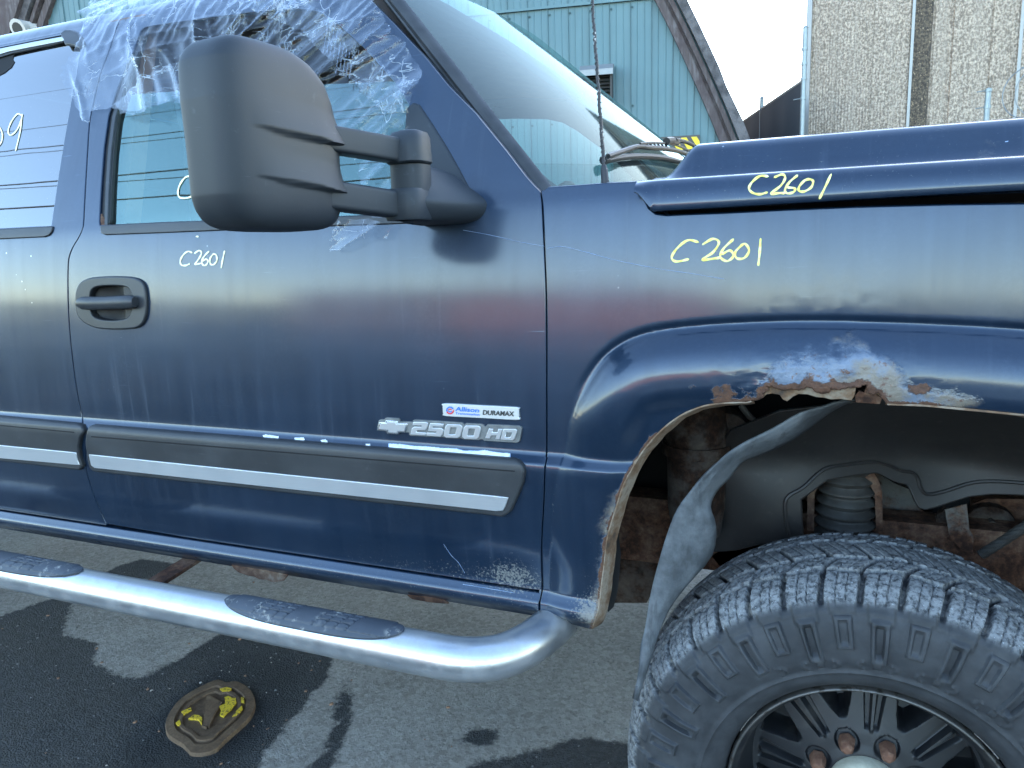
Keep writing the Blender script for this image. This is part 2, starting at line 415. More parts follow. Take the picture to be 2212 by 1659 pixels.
k = NB('steel_bar'); n = k.noise(18, 8, .7); g = k.noise(90, 5, .7)
k.p(color=k.mix(k.step(n, .35, .75), (.56, .58, .60), (.44, .44, .44)), metal=k.fmix(k.step(n, .4, .8), .95, .55), rough=k.fmix(k.math('ADD', k.mul(n, .6), k.mul(g, .4)), .14, .50), normal=k.bump(g, .05, .001))
k = NB('chrome'); k.p(color=(.72, .74, .76), metal=1., rough=.22)
mk_simple('badge_letter', (.62, .64, .66), .33, metal=.8)
mk_simple('badge_back', (.10, .105, .105), .45, nscale=60, col2=(.16, .16, .155))
mk_simple('badge_plate', (.62, .64, .64), .35, metal=.55)
mk_simple('print_blue', (.03, .16, .62), .4); mk_simple('print_red', (.62, .03, .05), .4); mk_simple('print_black', (.02, .022, .022), .5)
mk_simple('bare_white', (.62, .66, .68), .6, nscale=200, col2=(.50, .55, .60))
mk_simple('bare_blue', (.22, .32, .52), .5, nscale=120, col2=(.36, .44, .58))
k = NB('marker_yellow'); n = k.noise(160, 4, .7); k.p(color=k.mix(k.step(n, .35, .7), (.80, .70, .12), (.86, .82, .40)), rough=.65)
k = NB('marker_cream'); n = k.noise(160, 4, .7); k.p(color=k.mix(k.step(n, .35, .7), (.86, .80, .45), (.86, .86, .72)), rough=.65)
# glass: thin panes (tinted see-through plus mirror reflection)
def mk_glass(name, tint, f0, dirt=0.0, gloss=.015, dirtcol=(.55, .6, .62), fm=1.6, gcol=(1, 1, 1)):
    k = NB(name); N = k.N; N.remove(k.b)
    tr = k.n('ShaderNodeBsdfTransparent'); tr.inputs[0].default_value = (*tint, 1)
    gl = k.n('ShaderNodeBsdfGlossy'); gl.inputs[0].default_value = (*gcol, 1); gl.inputs[1].default_value = gloss
    fr = k.n('ShaderNodeFresnel'); fr.inputs[0].default_value = 1.52
    fac = k.math('ADD', k.mul(fr.outputs[0], fm), f0)
    fac = k.math('MINIMUM', fac, 1.0)
    mx = k.n('ShaderNodeMixShader'); k.link(fac, mx.inputs[0]); k.link(tr.outputs[0], mx.inputs[1]); k.link(gl.outputs[0], mx.inputs[2]); last = mx
    if dirt:
        df = k.n('ShaderNodeBsdfDiffuse'); df.inputs[0].default_value = (*dirtcol, 1); tl = k.n('ShaderNodeBsdfTranslucent'); tl.inputs[0].default_value = (*dirtcol, 1)
        ad = k.n('ShaderNodeMixShader'); ad.inputs[0].default_value = .5; k.link(df.outputs[0], ad.inputs[1]); k.link(tl.outputs[0], ad.inputs[2])
        drops = k.mul(k.step(k.vor(150), .26, .12), k.step(k.noise(40, 3, .6), .45, .6))
        fd = k.math('ADD', k.mul(k.fmix(k.noise(9, 6, .65), .35, 1.3), dirt), k.mul(drops, .16))
        fd = k.math('MINIMUM', fd, .9)
        m2 = k.n('ShaderNodeMixShader'); k.link(fd, m2.inputs[0]); k.link(last.outputs[0], m2.inputs[1]); k.link(ad.outputs[0], m2.inputs[2]); last = m2
        gl.inputs[1].default_value = gloss
    k.link(last.outputs[0], k.out.inputs[0])
mk_glass('glass_front', (.72, .86, .86), .09, .015, gcol=(.64, .95, .88))
mk_glass('glass_rear', (.05, .06, .07), .13, .004)
mk_glass('glass_screen', (.42, .62, .60), .0, .05, .05, fm=.50, gcol=(.82, 1.0, .97))
# clear crumpled plastic film
k = NB('film'); N = k.N; N.remove(k.b)
tr = k.n('ShaderNodeBsdfTransparent'); tr.inputs[0].default_value = (.93, .95, .97, 1)
gl = k.n('ShaderNodeBsdfGlossy'); gl.inputs[1].default_value = .04; gl.inputs[0].default_value = (1, 1, 1, 1)
tl = k.n('ShaderNodeBsdfTranslucent'); tl.inputs[0].default_value = (.8, .85, .9, 1)
df = k.n('ShaderNodeBsdfDiffuse'); df.inputs[0].default_value = (.75, .8, .85, 1)
b1 = k.noise(46, 5, .65, dist=.8); b2 = k.vor(38, feature='DISTANCE_TO_EDGE')
bn = k.bump(k.math('ADD', b1, k.mul(k.step(b2, 0, .2), .2)), .05, .010)
k.link(bn, gl.inputs['Normal'])
lw = k.n('ShaderNodeLayerWeight'); lw.inputs[0].default_value = .42; k.link(bn, lw.inputs['Normal'])
mx = k.n('ShaderNodeMixShader'); k.link(k.math('MINIMUM', k.math('ADD', k.mul(k.math('POWER', lw.outputs['Facing'], 2.0), .60), .020), .85), mx.inputs[0]); k.link(tr.outputs[0], mx.inputs[1]); k.link(gl.outputs[0], mx.inputs[2])
hz = k.n('ShaderNodeMixShader'); hz.inputs[0].default_value = .5; k.link(df.outputs[0], hz.inputs[1]); k.link(tl.outputs[0], hz.inputs[2])
m2 = k.n('ShaderNodeMixShader'); 
def crease(vec, w_, s_): return k.step(k.math('ABSOLUTE', k.math('SUBTRACT', k.noise(1, 3, .6, vec), s_)), w_, 0.0)
cl = k.math('MAXIMUM', crease(k.mapping((14, 14, 5), rot=(0, R(30), 0)), .016, .5), crease(k.mapping((6, 6, 20), rot=(0, R(-40), 0)), .014, .47))
k.link(k.math('ADD', k.fmix(k.step(k.noise(11, 6, .7), .50, .80), .004, .08), k.mul(k.mul(cl, k.step(k.noise(7, 3, .6), .42, .58)), .45)), m2.inputs[0]); k.link(mx.outputs[0], m2.inputs[1]); k.link(hz.outputs[0], m2.inputs[2])
k.link(m2.outputs[0], k.out.inputs[0])
# rubber of the tyre: grey, dusty in the grooves, scuffed white on the lugs
k = NB('tyre_rubber'); n1 = k.noise(22, 7, .65); n2 = k.noise(120, 5, .7); a = k.attr('wear')
c = k.mix(k.step(n1, .35, .7), (.020, .0215, .0245), (.040, .042, .046))
c = k.mix(k.mul(a[0], k.step(n2, .32, .62)), c, (.21, .212, .214))
c = k.mix(k.mul(a[1], k.step(k.fmix(.5, n1, n2), .50, .60)), c, (.30, .27, .22))
spk = k.mul(k.step(k.noise(260, 3, .7), .64, .70), a[0]); c = k.mix(spk, c, (.42, .44, .46))
k.p(color=c, rough=k.fmix(n2, .50, .78), normal=k.bump(k.math('ADD', n2, k.mul(n1, .6)), .12, .002), spec=.4)
k = NB('rim_black'); n = k.noise(16, 6, .7); c = k.mix(k.mul(k.step(n, .52, .70), .5), (.006, .007, .009), (.055, .05, .045)); k.p(color=c, rough=k.fmix(n, .42, .7), coat=.05, coatr=.3)
k = NB('lip_chrome'); n = k.noise(40, 5, .7); k.p(color=k.mix(k.step(n, .5, .62), (.10, .095, .09), (.03, .025, .02)), metal=.6, rough=.45)
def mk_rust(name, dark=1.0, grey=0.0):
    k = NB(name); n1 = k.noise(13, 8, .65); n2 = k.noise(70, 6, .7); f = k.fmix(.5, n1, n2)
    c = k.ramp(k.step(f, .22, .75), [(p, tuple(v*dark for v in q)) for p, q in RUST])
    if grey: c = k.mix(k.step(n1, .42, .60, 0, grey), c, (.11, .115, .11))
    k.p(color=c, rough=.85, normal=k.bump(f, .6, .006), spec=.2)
mk_rust('rust', .85, .15); mk_rust('rust_dark_shaded', .26, .3); mk_rust('rust_grey', .85, .85)  # the dark grade also has deep wheel-house shade put into its colour
k = NB('lug_rust'); n = k.noise(90, 6, .7); k.p(color=k.ramp(n, [(.2, (.04, .018, .012)), (.5, (.13, .058, .033)), (.8, (.24, .14, .09))]), rough=.8, normal=k.bump(n, .5, .003))
k = NB('hub_pale'); n = k.noise(60, 6, .7); k.p(color=k.mix(k.step(n, .35, .7), (.40, .385, .30), (.29, .275, .21)), rough=.75, normal=k.bump(n, .3, .002))
k = NB('liner'); n = k.noise(8, 6, .65); n2 = k.noise(70, 5, .7); c = k.mix(k.step(n, .35, .7), (.011, .0102, .0105), (.019, .0165, .0155)); c = k.mix(k.mul(k.step(n2, .55, .75), .4), c, (.055, .048, .043)); k.p(color=c, rough=.55, normal=k.bump(n2, .12, .002))  # dark plastic, with the cavity's deep shade put into its colour
k = NB('liner_edge'); n = k.noise(12, 7, .65); n2 = k.noise(1, 5, .7, k.mapping((30, 30, 7))); c = k.mix(k.step(n, .35, .65), (.035, .04, .045), (.11, .12, .13)); c = k.mix(k.mul(k.step(n2, .52, .68), .7), c, (.025, .027, .03)); k.p(color=c, rough=.62, normal=k.bump(k.math('ADD', n, n2), .5, .004))
k = NB('lip_edge'); n = k.noise(30, 7, .65); c = k.ramp(n, [(.25, (.02, .02, .022)), (.45, (.15, .085, .045)), (.62, (.25, .20, .15)), (.8, (.10, .05, .03))]); k.p(color=c, rough=.8, normal=k.bump(n, .5, .004))
mk_simple('boot_grey', (.050, .049, .046), .7, nscale=30, col2=(.030, .027, .024))
k = NB('step_pad'); n = k.noise(55, 7, .7); n3 = k.noise(9, 4, .6); c = k.mix(k.step(n3, .3, .7), (.035, .042, .055), (.055, .064, .080)); c = k.mix(k.mul(k.step(n, .54, .66), k.step(n3, .42, .58)), c, (.27, .265, .245)); k.p(color=c, rough=.6, normal=k.bump(n, .25, .002))
mk_simple('interior_dark', (.030, .026, .024), .8, nscale=8, col2=(.055, .04, .034)); mk_simple('interior_seat', (.12, .10, .09), .85, nscale=12, bscale=400, bstr=.2)
mk_simple('interior_tan', (.18, .10, .06), .8, nscale=9, col2=(.10, .06, .04)); mk_simple('dash_black', (.012, .012, .013), .6)
mk_simple('cowl_grey', (.16, .17, .18), .6, nscale=30, bscale=300)
mk_simple('wiper_black', (.010, .011, .011), .45); mk_simple('antenna_black', (.012, .012, .014), .5, nscale=300, col2=(.10, .10, .10))
k = NB('antenna_worn'); n = k.noise(90, 4, .7); k.p(color=k.mix(k.step(n, .63, .68), (.012, .011, .016), (.45, .44, .43)), rough=.5)
# ------------------------------------------------------------------ ground: worn concrete with dark asphalt stains, one sheet
def inpoly(P, X, Y):
    P = np.array(P); r = np.zeros(X.shape, bool); j = len(P)-1
    for i in range(len(P)):
        xi, yi = P[i]; xj, yj = P[j]
        c = ((yi > Y) != (yj > Y)) & (X < (xj-xi)*(Y-yi)/(yj-yi+1e-12)+xi); r ^= c; j = i
    return r
def G2(ox, oy, wsrc, wout, pts): return [tuple(atZ(q, 0.0)[:2]) for q in zp(ox, oy, wsrc, wout, pts)]
DARK = [G2(0, 1900, 1300, 2201, [(-500, 900), (0, 690), (300, 590), (460, 560), (420, 680), (380, 800), (620, 870), (560, 1000), (820, 1100), (900, 1090), (1130, 980), (1330, 860), (1480, 770), (1750, 800), (2110, 920), (2080, 1060), (1960, 1200), (1850, 1330), (1650, 1560), (1560, 1900), (-600, 1900)]),
        G2(1100, 1950, 1400, 2212, [(420, 855), (330, 905), (285, 970), (280, 1060), (255, 1120), (240, 1230), (200, 1300), (180, 1390), (90, 1469), (0, 1560), (100, 1560), (200, 1469), (290, 1330), (330, 1180), (350, 1050), (320, 985), (340, 930), (425, 870)]),
        G2(1100, 1950, 1400, 2212, [(900, 1560), (1040, 1469), (1300, 1400), (1480, 1370), (1600, 1320), (1740, 1290), (1900, 1310), (2300, 1290), (2600, 1600), (900, 1800)]),
        G2(1100, 1950, 1400, 2212, [(1010, 1290), (1060, 1240), (1150, 1225), (1200, 1260), (1190, 1320), (1090, 1335)]),
        G2(0, 1900, 1300, 2201, [(620, 430), (900, 330), (1180, 370), (1100, 440), (800, 470)])]
PIT = G2(0, 1900, 1300, 2201, [(790, 1560), (1030, 1340), (1300, 1080), (1450, 950), (1700, 930), (1960, 970), (1900, 1150), (1720, 1390), (1540, 1560), (1300, 1680), (900, 1650)])
gx = np.concatenate([[-150, -90, -50, -30, -18, -10, -7, -5.5], np.arange(-4.6, .9, .022), [1.2, 1.8, 3, 5, 8, 14, 24, 40, 80, 150]])
gy = np.concatenate([[-150, -90, -50, -30, -18, -10, -6, -3, -1.6, -1.0], np.arange(-.7, 3.2, .022), [3.6, 4.5, 6, 8, 11, 15, 22, 35, 60, 100, 150]])
GX, GY = np.meshgrid(gx, gy)
def soft(mask, n):
    m = mask.astype(float)
    for _ in range(n):
        p = np.pad(m, 1, mode='edge'); m = (p[:-2, 1:-1]+p[2:, 1:-1]+p[1:-1, :-2]+p[1:-1, 2:]+2*m)/6
    return m
md = np.zeros(GX.shape, bool)
for D in DARK: md |= inpoly(D, GX, GY)
dk = np.clip(soft(md, 2)*1.25, 0, 1.15); pit = soft(inpoly(PIT, GX, GY), 6)
local = (GX > -4.6) & (GX < .9) & (GY > -.7) & (GY < 3.2)
far = ((GX > 1.0) | (GX < -4.6) | (GY > 3.3) | (GY < -.9)); dk = np.where(far, .95, dk)
gn = np.array([mnoise.fractal(Vector((x*2.2, y*2.2, 0)), 1.0, 2.0, 5) if l else 0 for x, y, l in zip(GX.ravel(), GY.ravel(), local.ravel())]).reshape(GX.shape)
GZ = np.where(local, gn*.006-.010*pit-.003*dk, 0)
nx, ny = len(gx), len(gy)
V = np.stack([GX.ravel(), GY.ravel(), GZ.ravel()], 1)
F = [(j*nx+i, j*nx+i+1, (j+1)*nx+i+1, (j+1)*nx+i) for j in range(ny-1) for i in range(nx-1)]
k = NB('ground'); a = k.attr('wear'); n1 = k.noise(3.2, 8, .65); n2 = k.noise(46, 6, .7); n3 = k.noise(120, 5, .75); vg = k.vor(170)
conc = k.mix(k.step(n1, .3, .7), (.37, .338, .295), (.26, .236, .204)); conc = k.mix(k.mul(k.step(n2, .5, .72), .6), conc, (.36, .34, .31))
cellv = k.sep(k.vor(85, out='Color'))[0]; conc = k.mix(.32, conc, k.mix(cellv, (.11, .105, .096), (.50, .475, .44)))
conc = k.mix(k.step(n3, .53, .70, 0, .75), conc, (.10, .09, .075))
asph = k.mix(k.fmix(.5, cellv, n2), (.012, .0125, .0135), (.062, .063, .065)); asph = k.mix(k.step(vg, .34, .12, 0, .45), asph, (.10, .10, .10))
dm = k.step(k.math('ADD', a[0], k.math('ADD', k.mul(k.math('SUBTRACT', n2, .5), 1.5), k.mul(k.math('SUBTRACT', n1, .5), .7))), .26, .74)
c = k.mix(dm, conc, asph); c = k.mix(k.mul(a[1], .65), c, (.018, .018, .018))
k.p(color=c, rough=k.fmix(dm, .9, k.fmix(n2, .62, .85)), normal=k.bump(k.math('ADD', k.mul(n3, .8), k.math('ADD', k.mul(n2, .7), k.mul(vg, k.mul(dm, .6)))), 1.0, .012), spec=.35)
ground = mesh('ground', V, F, None, 'ground'); tag(ground, kind='structure')
at = ground.data.color_attributes.new('wear', 'FLOAT_COLOR', 'POINT'); at.data.foreach_set('color', np.stack([dk.ravel(), pit.ravel(), 0*dk.ravel(), 1+0*dk.ravel()], 1).astype(np.float32).ravel())

# loose grit and chips lying about
def chip(rng, s):
    n = 6; V = []; 
    for zz, f in ((0, 1.0), (s*rng.uniform(.3, .6), .65)):
        for i in range(n):
            a_ = 2*math.pi*i/n; r_ = s*f*rng.uniform(.55, 1.1); V.append((r_*math.cos(a_), r_*math.sin(a_)*rng.uniform(.5, 1), zz))
    F = [tuple(range(n, 2*n)), *[(i, (i+1) % n, n+(i+1) % n, n+i) for i in range(n)]]
    return V, F
rng = random.Random(11)
k = NB('chip_pale'); k.p(color=k.mix(k.noise(40, 3), (.42, .39, .34), (.22, .19, .16)), rough=.9)
k = NB('chip_brown'); k.p(color=k.mix(k.noise(40, 3), (.30, .17, .10), (.16, .10, .07)), rough=.9)
k = NB('chip_grey'); k.p(color=k.mix(k.noise(40, 3), (.20, .20, .19), (.10, .10, .10)), rough=.9)
def gz(x, y):
    i = np.clip(np.searchsorted(gx, x)-1, 0, nx-2); j = np.clip(np.searchsorted(gy, y)-1, 0, ny-2); return float(GZ[j, i])
for nm, mt, cnt, smin, smax, lab in (('loose_gravel', 'chip_grey', 900, .002, .006, 'small grey gravel grains scattered over the stained ground'), ('wood_chips', 'chip_pale', 45, .0025, .007, 'tiny pale chips scattered on the asphalt by the iron cover'), ('leaf_litter', 'chip_brown', 60, .004, .010, 'tiny brown leaf scraps lying on the asphalt')):
    mb = MB()
    for i in range(cnt):
        if nm != 'loose_gravel' and i % 3: x, y = rng.gauss(-1.75, .45), rng.gauss(.45, .3)
        else: x, y = rng.uniform(-3.4, .5), rng.uniform(-.4, 2.2)
        s = rng.uniform(smin, smax); Vc, Fc = chip(rng, s); a_ = rng.uniform(0, 6.28); z = gz(x, y)
        mb.add([(x+math.cos(a_)*p[0]-math.sin(a_)*p[1], y+math.sin(a_)*p[0]+math.cos(a_)*p[1], z+p[2]-.0005) for p in Vc], Fc)
    o = mb.build(nm, None, mt, smooth=False); tag(o, lab, {'loose_gravel': 'gravel', 'wood_chips': 'chips', 'leaf_litter': 'litter'}[nm], kind='stuff')

# ------------------------------------------------------------------ iron valve cover sunk in the asphalt
k = NB('cover_iron'); n1 = k.noise(26, 7, .65); n2 = k.noise(120, 5, .7); c = k.ramp(k.fmix(.45, n1, n2), [(.25, (.030, .020, .013)), (.5, (.115, .068, .036)), (.75, (.21, .14, .08))]); k.p(color=c, rough=.75, normal=k.bump(k.fmix(.5, n1, n2), .5, .004))
k = NB('cover_yellow'); n1 = k.noise(120, 6, .7); c = k.mix(k.step(n1, .52, .60), (.62, .42, .02), (.08, .05, .02)); k.p(color=c, rough=.7, normal=k.bump(n1, .3, .002))
OUT = [tuple(atZ(q, -.003)) for q in zp(0, 1900, 1300, 2201, [(1050, 1400), (1058, 1335), (1130, 1230), (1230, 1160), (1330, 1112), (1390, 1095), (1440, 1112), (1500, 1105), (1570, 1140), (1610, 1190), (1620, 1260), (1590, 1330), (1520, 1400), (1430, 1480), (1370, 1540), (1290, 1565), (1215, 1562), (1190, 1540), (1150, 1500), (1100, 1472), (1062, 1440)])]
OUT = catmull(OUT, 4, True); cc = OUT.mean(0)
cover = empty('valve_cover', (cc[0], cc[1], -.02)); tag(cover, 'rusty iron valve cover with yellow paint traces sunk in the asphalt', 'valve cover')
def cov(P, dz=0): return [(p[0]-cc[0], p[1]-cc[1], p[2]+.02+dz) for p in P]
def ring(f, z): return [cc+(p-cc)*f+np.array([0, 0, z]) for p in OUT]
mb = MB(); mb.loft([cov(ring(1.0, -.05)), cov(ring(1.0, -.006)), cov(ring(.985, 0)), cov(ring(.80, .002)), cov(ring(.78, -.003)), cov(ring(.70, -.004)), cov(ring(.69, .003)), cov(ring(.62, .003)), cov(ring(.61, -.003)), cov(ring(.02, -.003))], True, True)
lid = mb.build('lid', cover, 'cover_iron')
def cover_pt(zx, zy, h): q = zp(0, 1900, 1300, 2201, [(zx, zy)])[0]; p = atZ(q, -.003+h); return (p[0]-cc[0], p[1]-cc[1], p[2]+.02)
def flatpoly(name, pts, h, par, mat, th=.004):
    top = [cover_pt(a_, b_, h) for a_, b_ in pts]; bot = [(x, y, z-th) for x, y, z in top]; n = len(pts)
    return mesh(name, top+bot, [tuple(range(n)), *[(i, n+i, n+(i+1) % n, (i+1) % n) for i in range(n)]], par, mat, smooth=False)
flatpoly('rib', [(1310, 1195), (1330, 1195), (1390, 1230), (1330, 1390), (1290, 1380), (1300, 1300)], .006, lid, 'cover_iron', .01)
flatpoly('rib', [(1380, 1225), (1410, 1240), (1310, 1400), (1280, 1390)], .0055, lid, 'cover_iron', .01)
for pts in ([(1390, 1265), (1430, 1250), (1425, 1210), (1450, 1200), (1475, 1215), (1495, 1210), (1500, 1240), (1470, 1280), (1440, 1305), (1420, 1330), (1395, 1320), (1405, 1290)], [(1195, 1345), (1230, 1320), (1262, 1322), (1285, 1340), (1280, 1380), (1262, 1350), (1230, 1345)],
            [(1395, 1155), (1440, 1145), (1470, 1152), (1455, 1170), (1410, 1172)], [(1115, 1370), (1140, 1352), (1150, 1380), (1130, 1388)], [(1505, 1290), (1535, 1262), (1540, 1280), (1500, 1325), (1475, 1330)], [(1530, 1210), (1548, 1205), (1550, 1240), (1530, 1240)],
            [(1150, 1300), (1210, 1275), (1215, 1285), (1165, 1318)]):
    flatpoly('paint_patch', pts, .0045, lid, 'cover_yellow', .006)

# ------------------------------------------------------------------ teal barn with a pointed-arch gable
k = NB('teal_metal'); n1 = k.noise(.9, 6, .6); n2 = k.noise(1, 5, .7, k.mapping((7, 7, .5))); n3 = k.noise(26, 5, .7)
c = k.mix(k.step(n1, .3, .7), (.085, .165, .185), (.105, .19, .205)); c = k.mix(k.mul(k.step(n2, .45, .75), .5), c, (.07, .125, .135)); c = k.mix(k.mul(k.step(n3, .60, .72), .25), c, (.13, .17, .16))
k.p(color=c, rough=.5, normal=k.bump(n3, .06, .004))
k = NB('teal_seam'); k.p(color=(.035, .075, .08), rough=.7)
k = NB('weathered_timber'); n = k.noise(1, 6, .7, k.mapping((18, 18, 2.2))); n2 = k.noise(5, 5, .6); c = k.ramp(n, [(.25, (.045, .033, .033)), (.5, (.10, .078, .075)), (.72, (.20, .18, .18))]); k.p(color=k.mix(k.step(n2, .4, .7), c, (.075, .053, .053)), rough=.85, normal=k.bump(n, .5, .02))
k = NB('roof_edge'); n = k.noise(6, 7, .7); k.p(color=k.mix(k.step(n, .35, .65), (.06, .055, .057), (.15, .135, .135)), rough=.9, normal=k.bump(n, .7, .04))
WD = np.array([.981, .194, 0.]); WD /= np.linalg.norm(WD); WN = np.array([-WD[1], WD[0], 0.])
W0 = np.array([-3.026, 10.134, 0.])
def wallpt(s, z, off=0.0): return W0+WD*s+WN*off+np.array([0, 0, z])        # off > 0 lies behind the wall face
SCN = -4.55
ARC = [(6.95, 0), (6.62, 1.4), (6.12, 2.75), (5.71, 3.70), (5.17, 4.806), (4.55, 5.85), (3.6, 7.1), (2.4, 8.2), (1.2, 8.9), (0, 9.2)]
def arch_z(s):
    u = abs(s-SCN); X = [a_ for a_, b_ in ARC][::-1]; Zz = [b_ for a_, b_ in ARC][::-1]; return float(np.interp(u, X, Zz))
barn = empty('teal_barn', (W0[0], W0[1], 0)); tag(barn, 'teal metal sided barn with curved arch roof behind the truck', 'barn')
def barn_mesh(name, V, F, parent, mat, smooth=False): return mesh(name, [tuple(np.array(v)-np.array([W0[0], W0[1], 0])) for v in V], F, parent, mat, smooth)
PWD = .3
rngb = random.Random(5)
s = SCN-6.9
SPL = 4.84
while s < SCN+6.9:
    e = s+PWD
    for (za, zb_, lap) in ((0, SPL, 0.0), (SPL, 99, -.012)):
        # folded sheet: flat pan with two shallow beads and a standing seam at its edge
        ds = [0, .004, .010, .085, .092, .100, .107, .19, .197, .205, .212, .286, .290, .300]; of = [-.022, -.022, 0, 0, -.007, -.007, 0, 0, -.007, -.007, 0, 0, -.0, -.0]
        V = []; top = []
        j = rngb.uniform(-.003, .003)
        for d_, o_ in zip(ds, of):
            zt = min(zb_, arch_z(s+d_)-.03); top.append(zt)
        if max(top) <= za: continue
        for d_, o_, zt in zip(ds, of, top): V += [wallpt(s+d_, za, o_+j+lap), wallpt(s+d_, max(zt, za), o_+j+lap)]
        F = [(2*i, 2*i+2, 2*i+3, 2*i+1) for i in range(len(ds)-1)]
        barn_mesh('wall_panel', V, F, barn, 'teal_metal')
    s = e
# dark sealing strip where the upper sheets lap the lower ones, with its screws
mb = MB(); L = [wallpt(SCN-5.0, SPL-.015, -.03), wallpt(SCN+5.0, SPL-.015, -.03)]
V = [wallpt(SCN-5.1, SPL-.018, -.045), wallpt(SCN+5.1, SPL-.018, -.045), wallpt(SCN+5.1, SPL+.018, -.045), wallpt(SCN-5.1, SPL+.018, -.045), wallpt(SCN-5.1, SPL+.018, -.02), wallpt(SCN+5.1, SPL+.018, -.02), wallpt(SCN-5.1, SPL-.018, -.02), wallpt(SCN+5.1, SPL-.018, -.02)]
barn_mesh('lap_strip', V, [(0, 1, 2, 3), (3, 2, 5, 4), (1, 0, 6, 7)], barn, 'teal_metal')
screw = None
for i in range(34):
    for zz in (SPL-.10, SPL-1.2-.25*(i % 3 == 0), 3.2, 2.2):
        s_ = SCN-5.0+i*PWD+.003
        if arch_z(s_) < zz+.1: continue
        p = wallpt(SCN-6.9+PWD*round((s_-SCN+6.9)/PWD)+.03, zz, -.008)-np.array([W0[0], W0[1], 0])
        if screw is None:
            m_ = MB(); m_.tube([(0, 0, 0), (0, -.012, 0)], .016, 6); screw = m_.build('screw', barn, 'teal_seam'); screw.location = p
        else:
            c_ = screw.copy(); COL.objects.link(c_); c_.parent = barn; c_.location = p
# layered timber arch round the gable and the roof shell behind it
def arch_line(side, grow): return [(SCN+side*(u+grow*(1-.25*z/9.2)), z+grow*.55*z/9.2) for u, z in ARC]
for nm, g0, g1, o0, o1, mt in (('arch_board', -.03, .09, -.10, -.02, 'weathered_timber'), ('arch_board', .09, .13, -.07, .05, 'weathered_timber'), ('arch_board', .13, .20, -.16, -.05, 'weathered_timber'), ('arch_board', .20, .23, -.10, .10, 'teal_seam'), ('roof_edge', .23, .36, -.22, .25, 'roof_edge'), ('side_beam', .36, 1.4, -.30, -.1, 'weathered_timber')):
    for side in ((1, -1) if nm != 'side_beam' else (-1,)):
        A = catmull(arch_line(side, g0), 4); B = catmull(arch_line(side, g1), 4); rings = []
        for i, (a_, b_) in enumerate(zip(A, B)):
            jj = .03*mnoise.noise(Vector((i*1.7, g0*9, side))) if nm == 'roof_edge' else .006*mnoise.noise(Vector((i*.9, g0*9, side)))
            rings.append([wallpt(a_[0], a_[1], o0), wallpt(b_[0]+side*jj, b_[1], o0), wallpt(b_[0]+side*jj, b_[1], o1), wallpt(a_[0], a_[1], o1)])
        m_ = MB(); m_.loft([[r_-np.array([W0[0], W0[1], 0]) for r_ in q_] for q_ in rings], True, True); m_.build(nm, barn, mt)
rings = []
for dpt in np.arange(0, 12.1, .5):
    L = catmull(arch_line(1, .28), 3); L2 = catmull(arch_line(-1, .28), 3)[::-1]
    rings.append([wallpt(p[0], p[1]+.04*(int(dpt*2) % 2), .1+dpt)-np.array([W0[0], W0[1], 0]) for p in list(L)+list(L2[1:])])
m_ = MB(); m_.loft(rings, False, False); m_.build('roof_shell', barn, 'roof_edge')
# louvred exhaust vent on the wall
k = NB('galvanised'); n = k.noise(20, 5, .6); k.p(color=k.mix(n, (.20, .21, .215), (.30, .31, .315)), metal=.5, rough=.5)
k = NB('vent_dark'); k.p(color=(.035, .034, .032), rough=.6)
vent = empty('wall_vent', tuple(wallpt(-.22, 3.56))); tag(vent, 'galvanised hooded exhaust vent on the teal wall', 'vent')
vo = np.array(wallpt(-.22, 3.56))
def vp(s_, z_, o_): return tuple(wallpt(-.22+s_, 3.56+z_, o_)-vo)
m_ = MB(); m_.loft([[vp(-.26, .26, -.03), vp(-.25, .36, -.03), vp(-.20, .40, -.03), vp(-.20, .40, -.03)], [vp(-.26, .22, -.34), vp(-.25, .30, -.36), vp(-.2, .34, -.33), vp(-.2, .30, -.30)]], True, True); 
m_ = MB(); m_.loft([[vp(a_, .22, -.36), vp(a_, .30, -.36), vp(a_, .38, -.26), vp(a_, .41, -.03), vp(a_, .39, -.03), vp(a_, .28, -.34)] for a_ in (-.24, .24)], True, True); m_.build('hood_cap', vent, 'galvanised', angle=20)
m_ = MB()
for a_, b_, c_, d_ in ((-.22, -.19, -.12, .27), (.19, .22, -.12, .27), (-.19, .19, -.12, -.07), (-.19, .19, .24, .27)):
    m_.add([vp(a_, c_, -.30), vp(b_, c_, -.30), vp(b_, d_, -.30), vp(a_, d_, -.30), vp(a_, c_, -.02), vp(b_, c_, -.02), vp(b_, d_, -.02), vp(a_, d_, -.02)], [(0, 1, 2, 3), (7, 6, 5, 4), (0, 4, 5, 1), (1, 5, 6, 2), (2, 6, 7, 3), (3, 7, 4, 0)])
m_.build('frame', vent, 'vent_dark', smooth=False)
lou = None
for i in range(6):
    z_ = -.05+i*.05
    if lou is None:
        m_ = MB(); m_.add([vp(-.19, 0, -.28), vp(.19, 0, -.28), vp(.19, .045, -.22), vp(-.19, .045, -.22), vp(-.19, .006, -.27), vp(.19, .006, -.27)], [(0, 1, 2, 3), (3, 2, 5, 4)]); lou = m_.build('louvre', vent, 'vent_dark', smooth=False); lou.location = (0, 0, z_)
    else: c_ = lou.copy(); COL.objects.link(c_); c_.parent = vent; c_.location = (0, 0, z_)
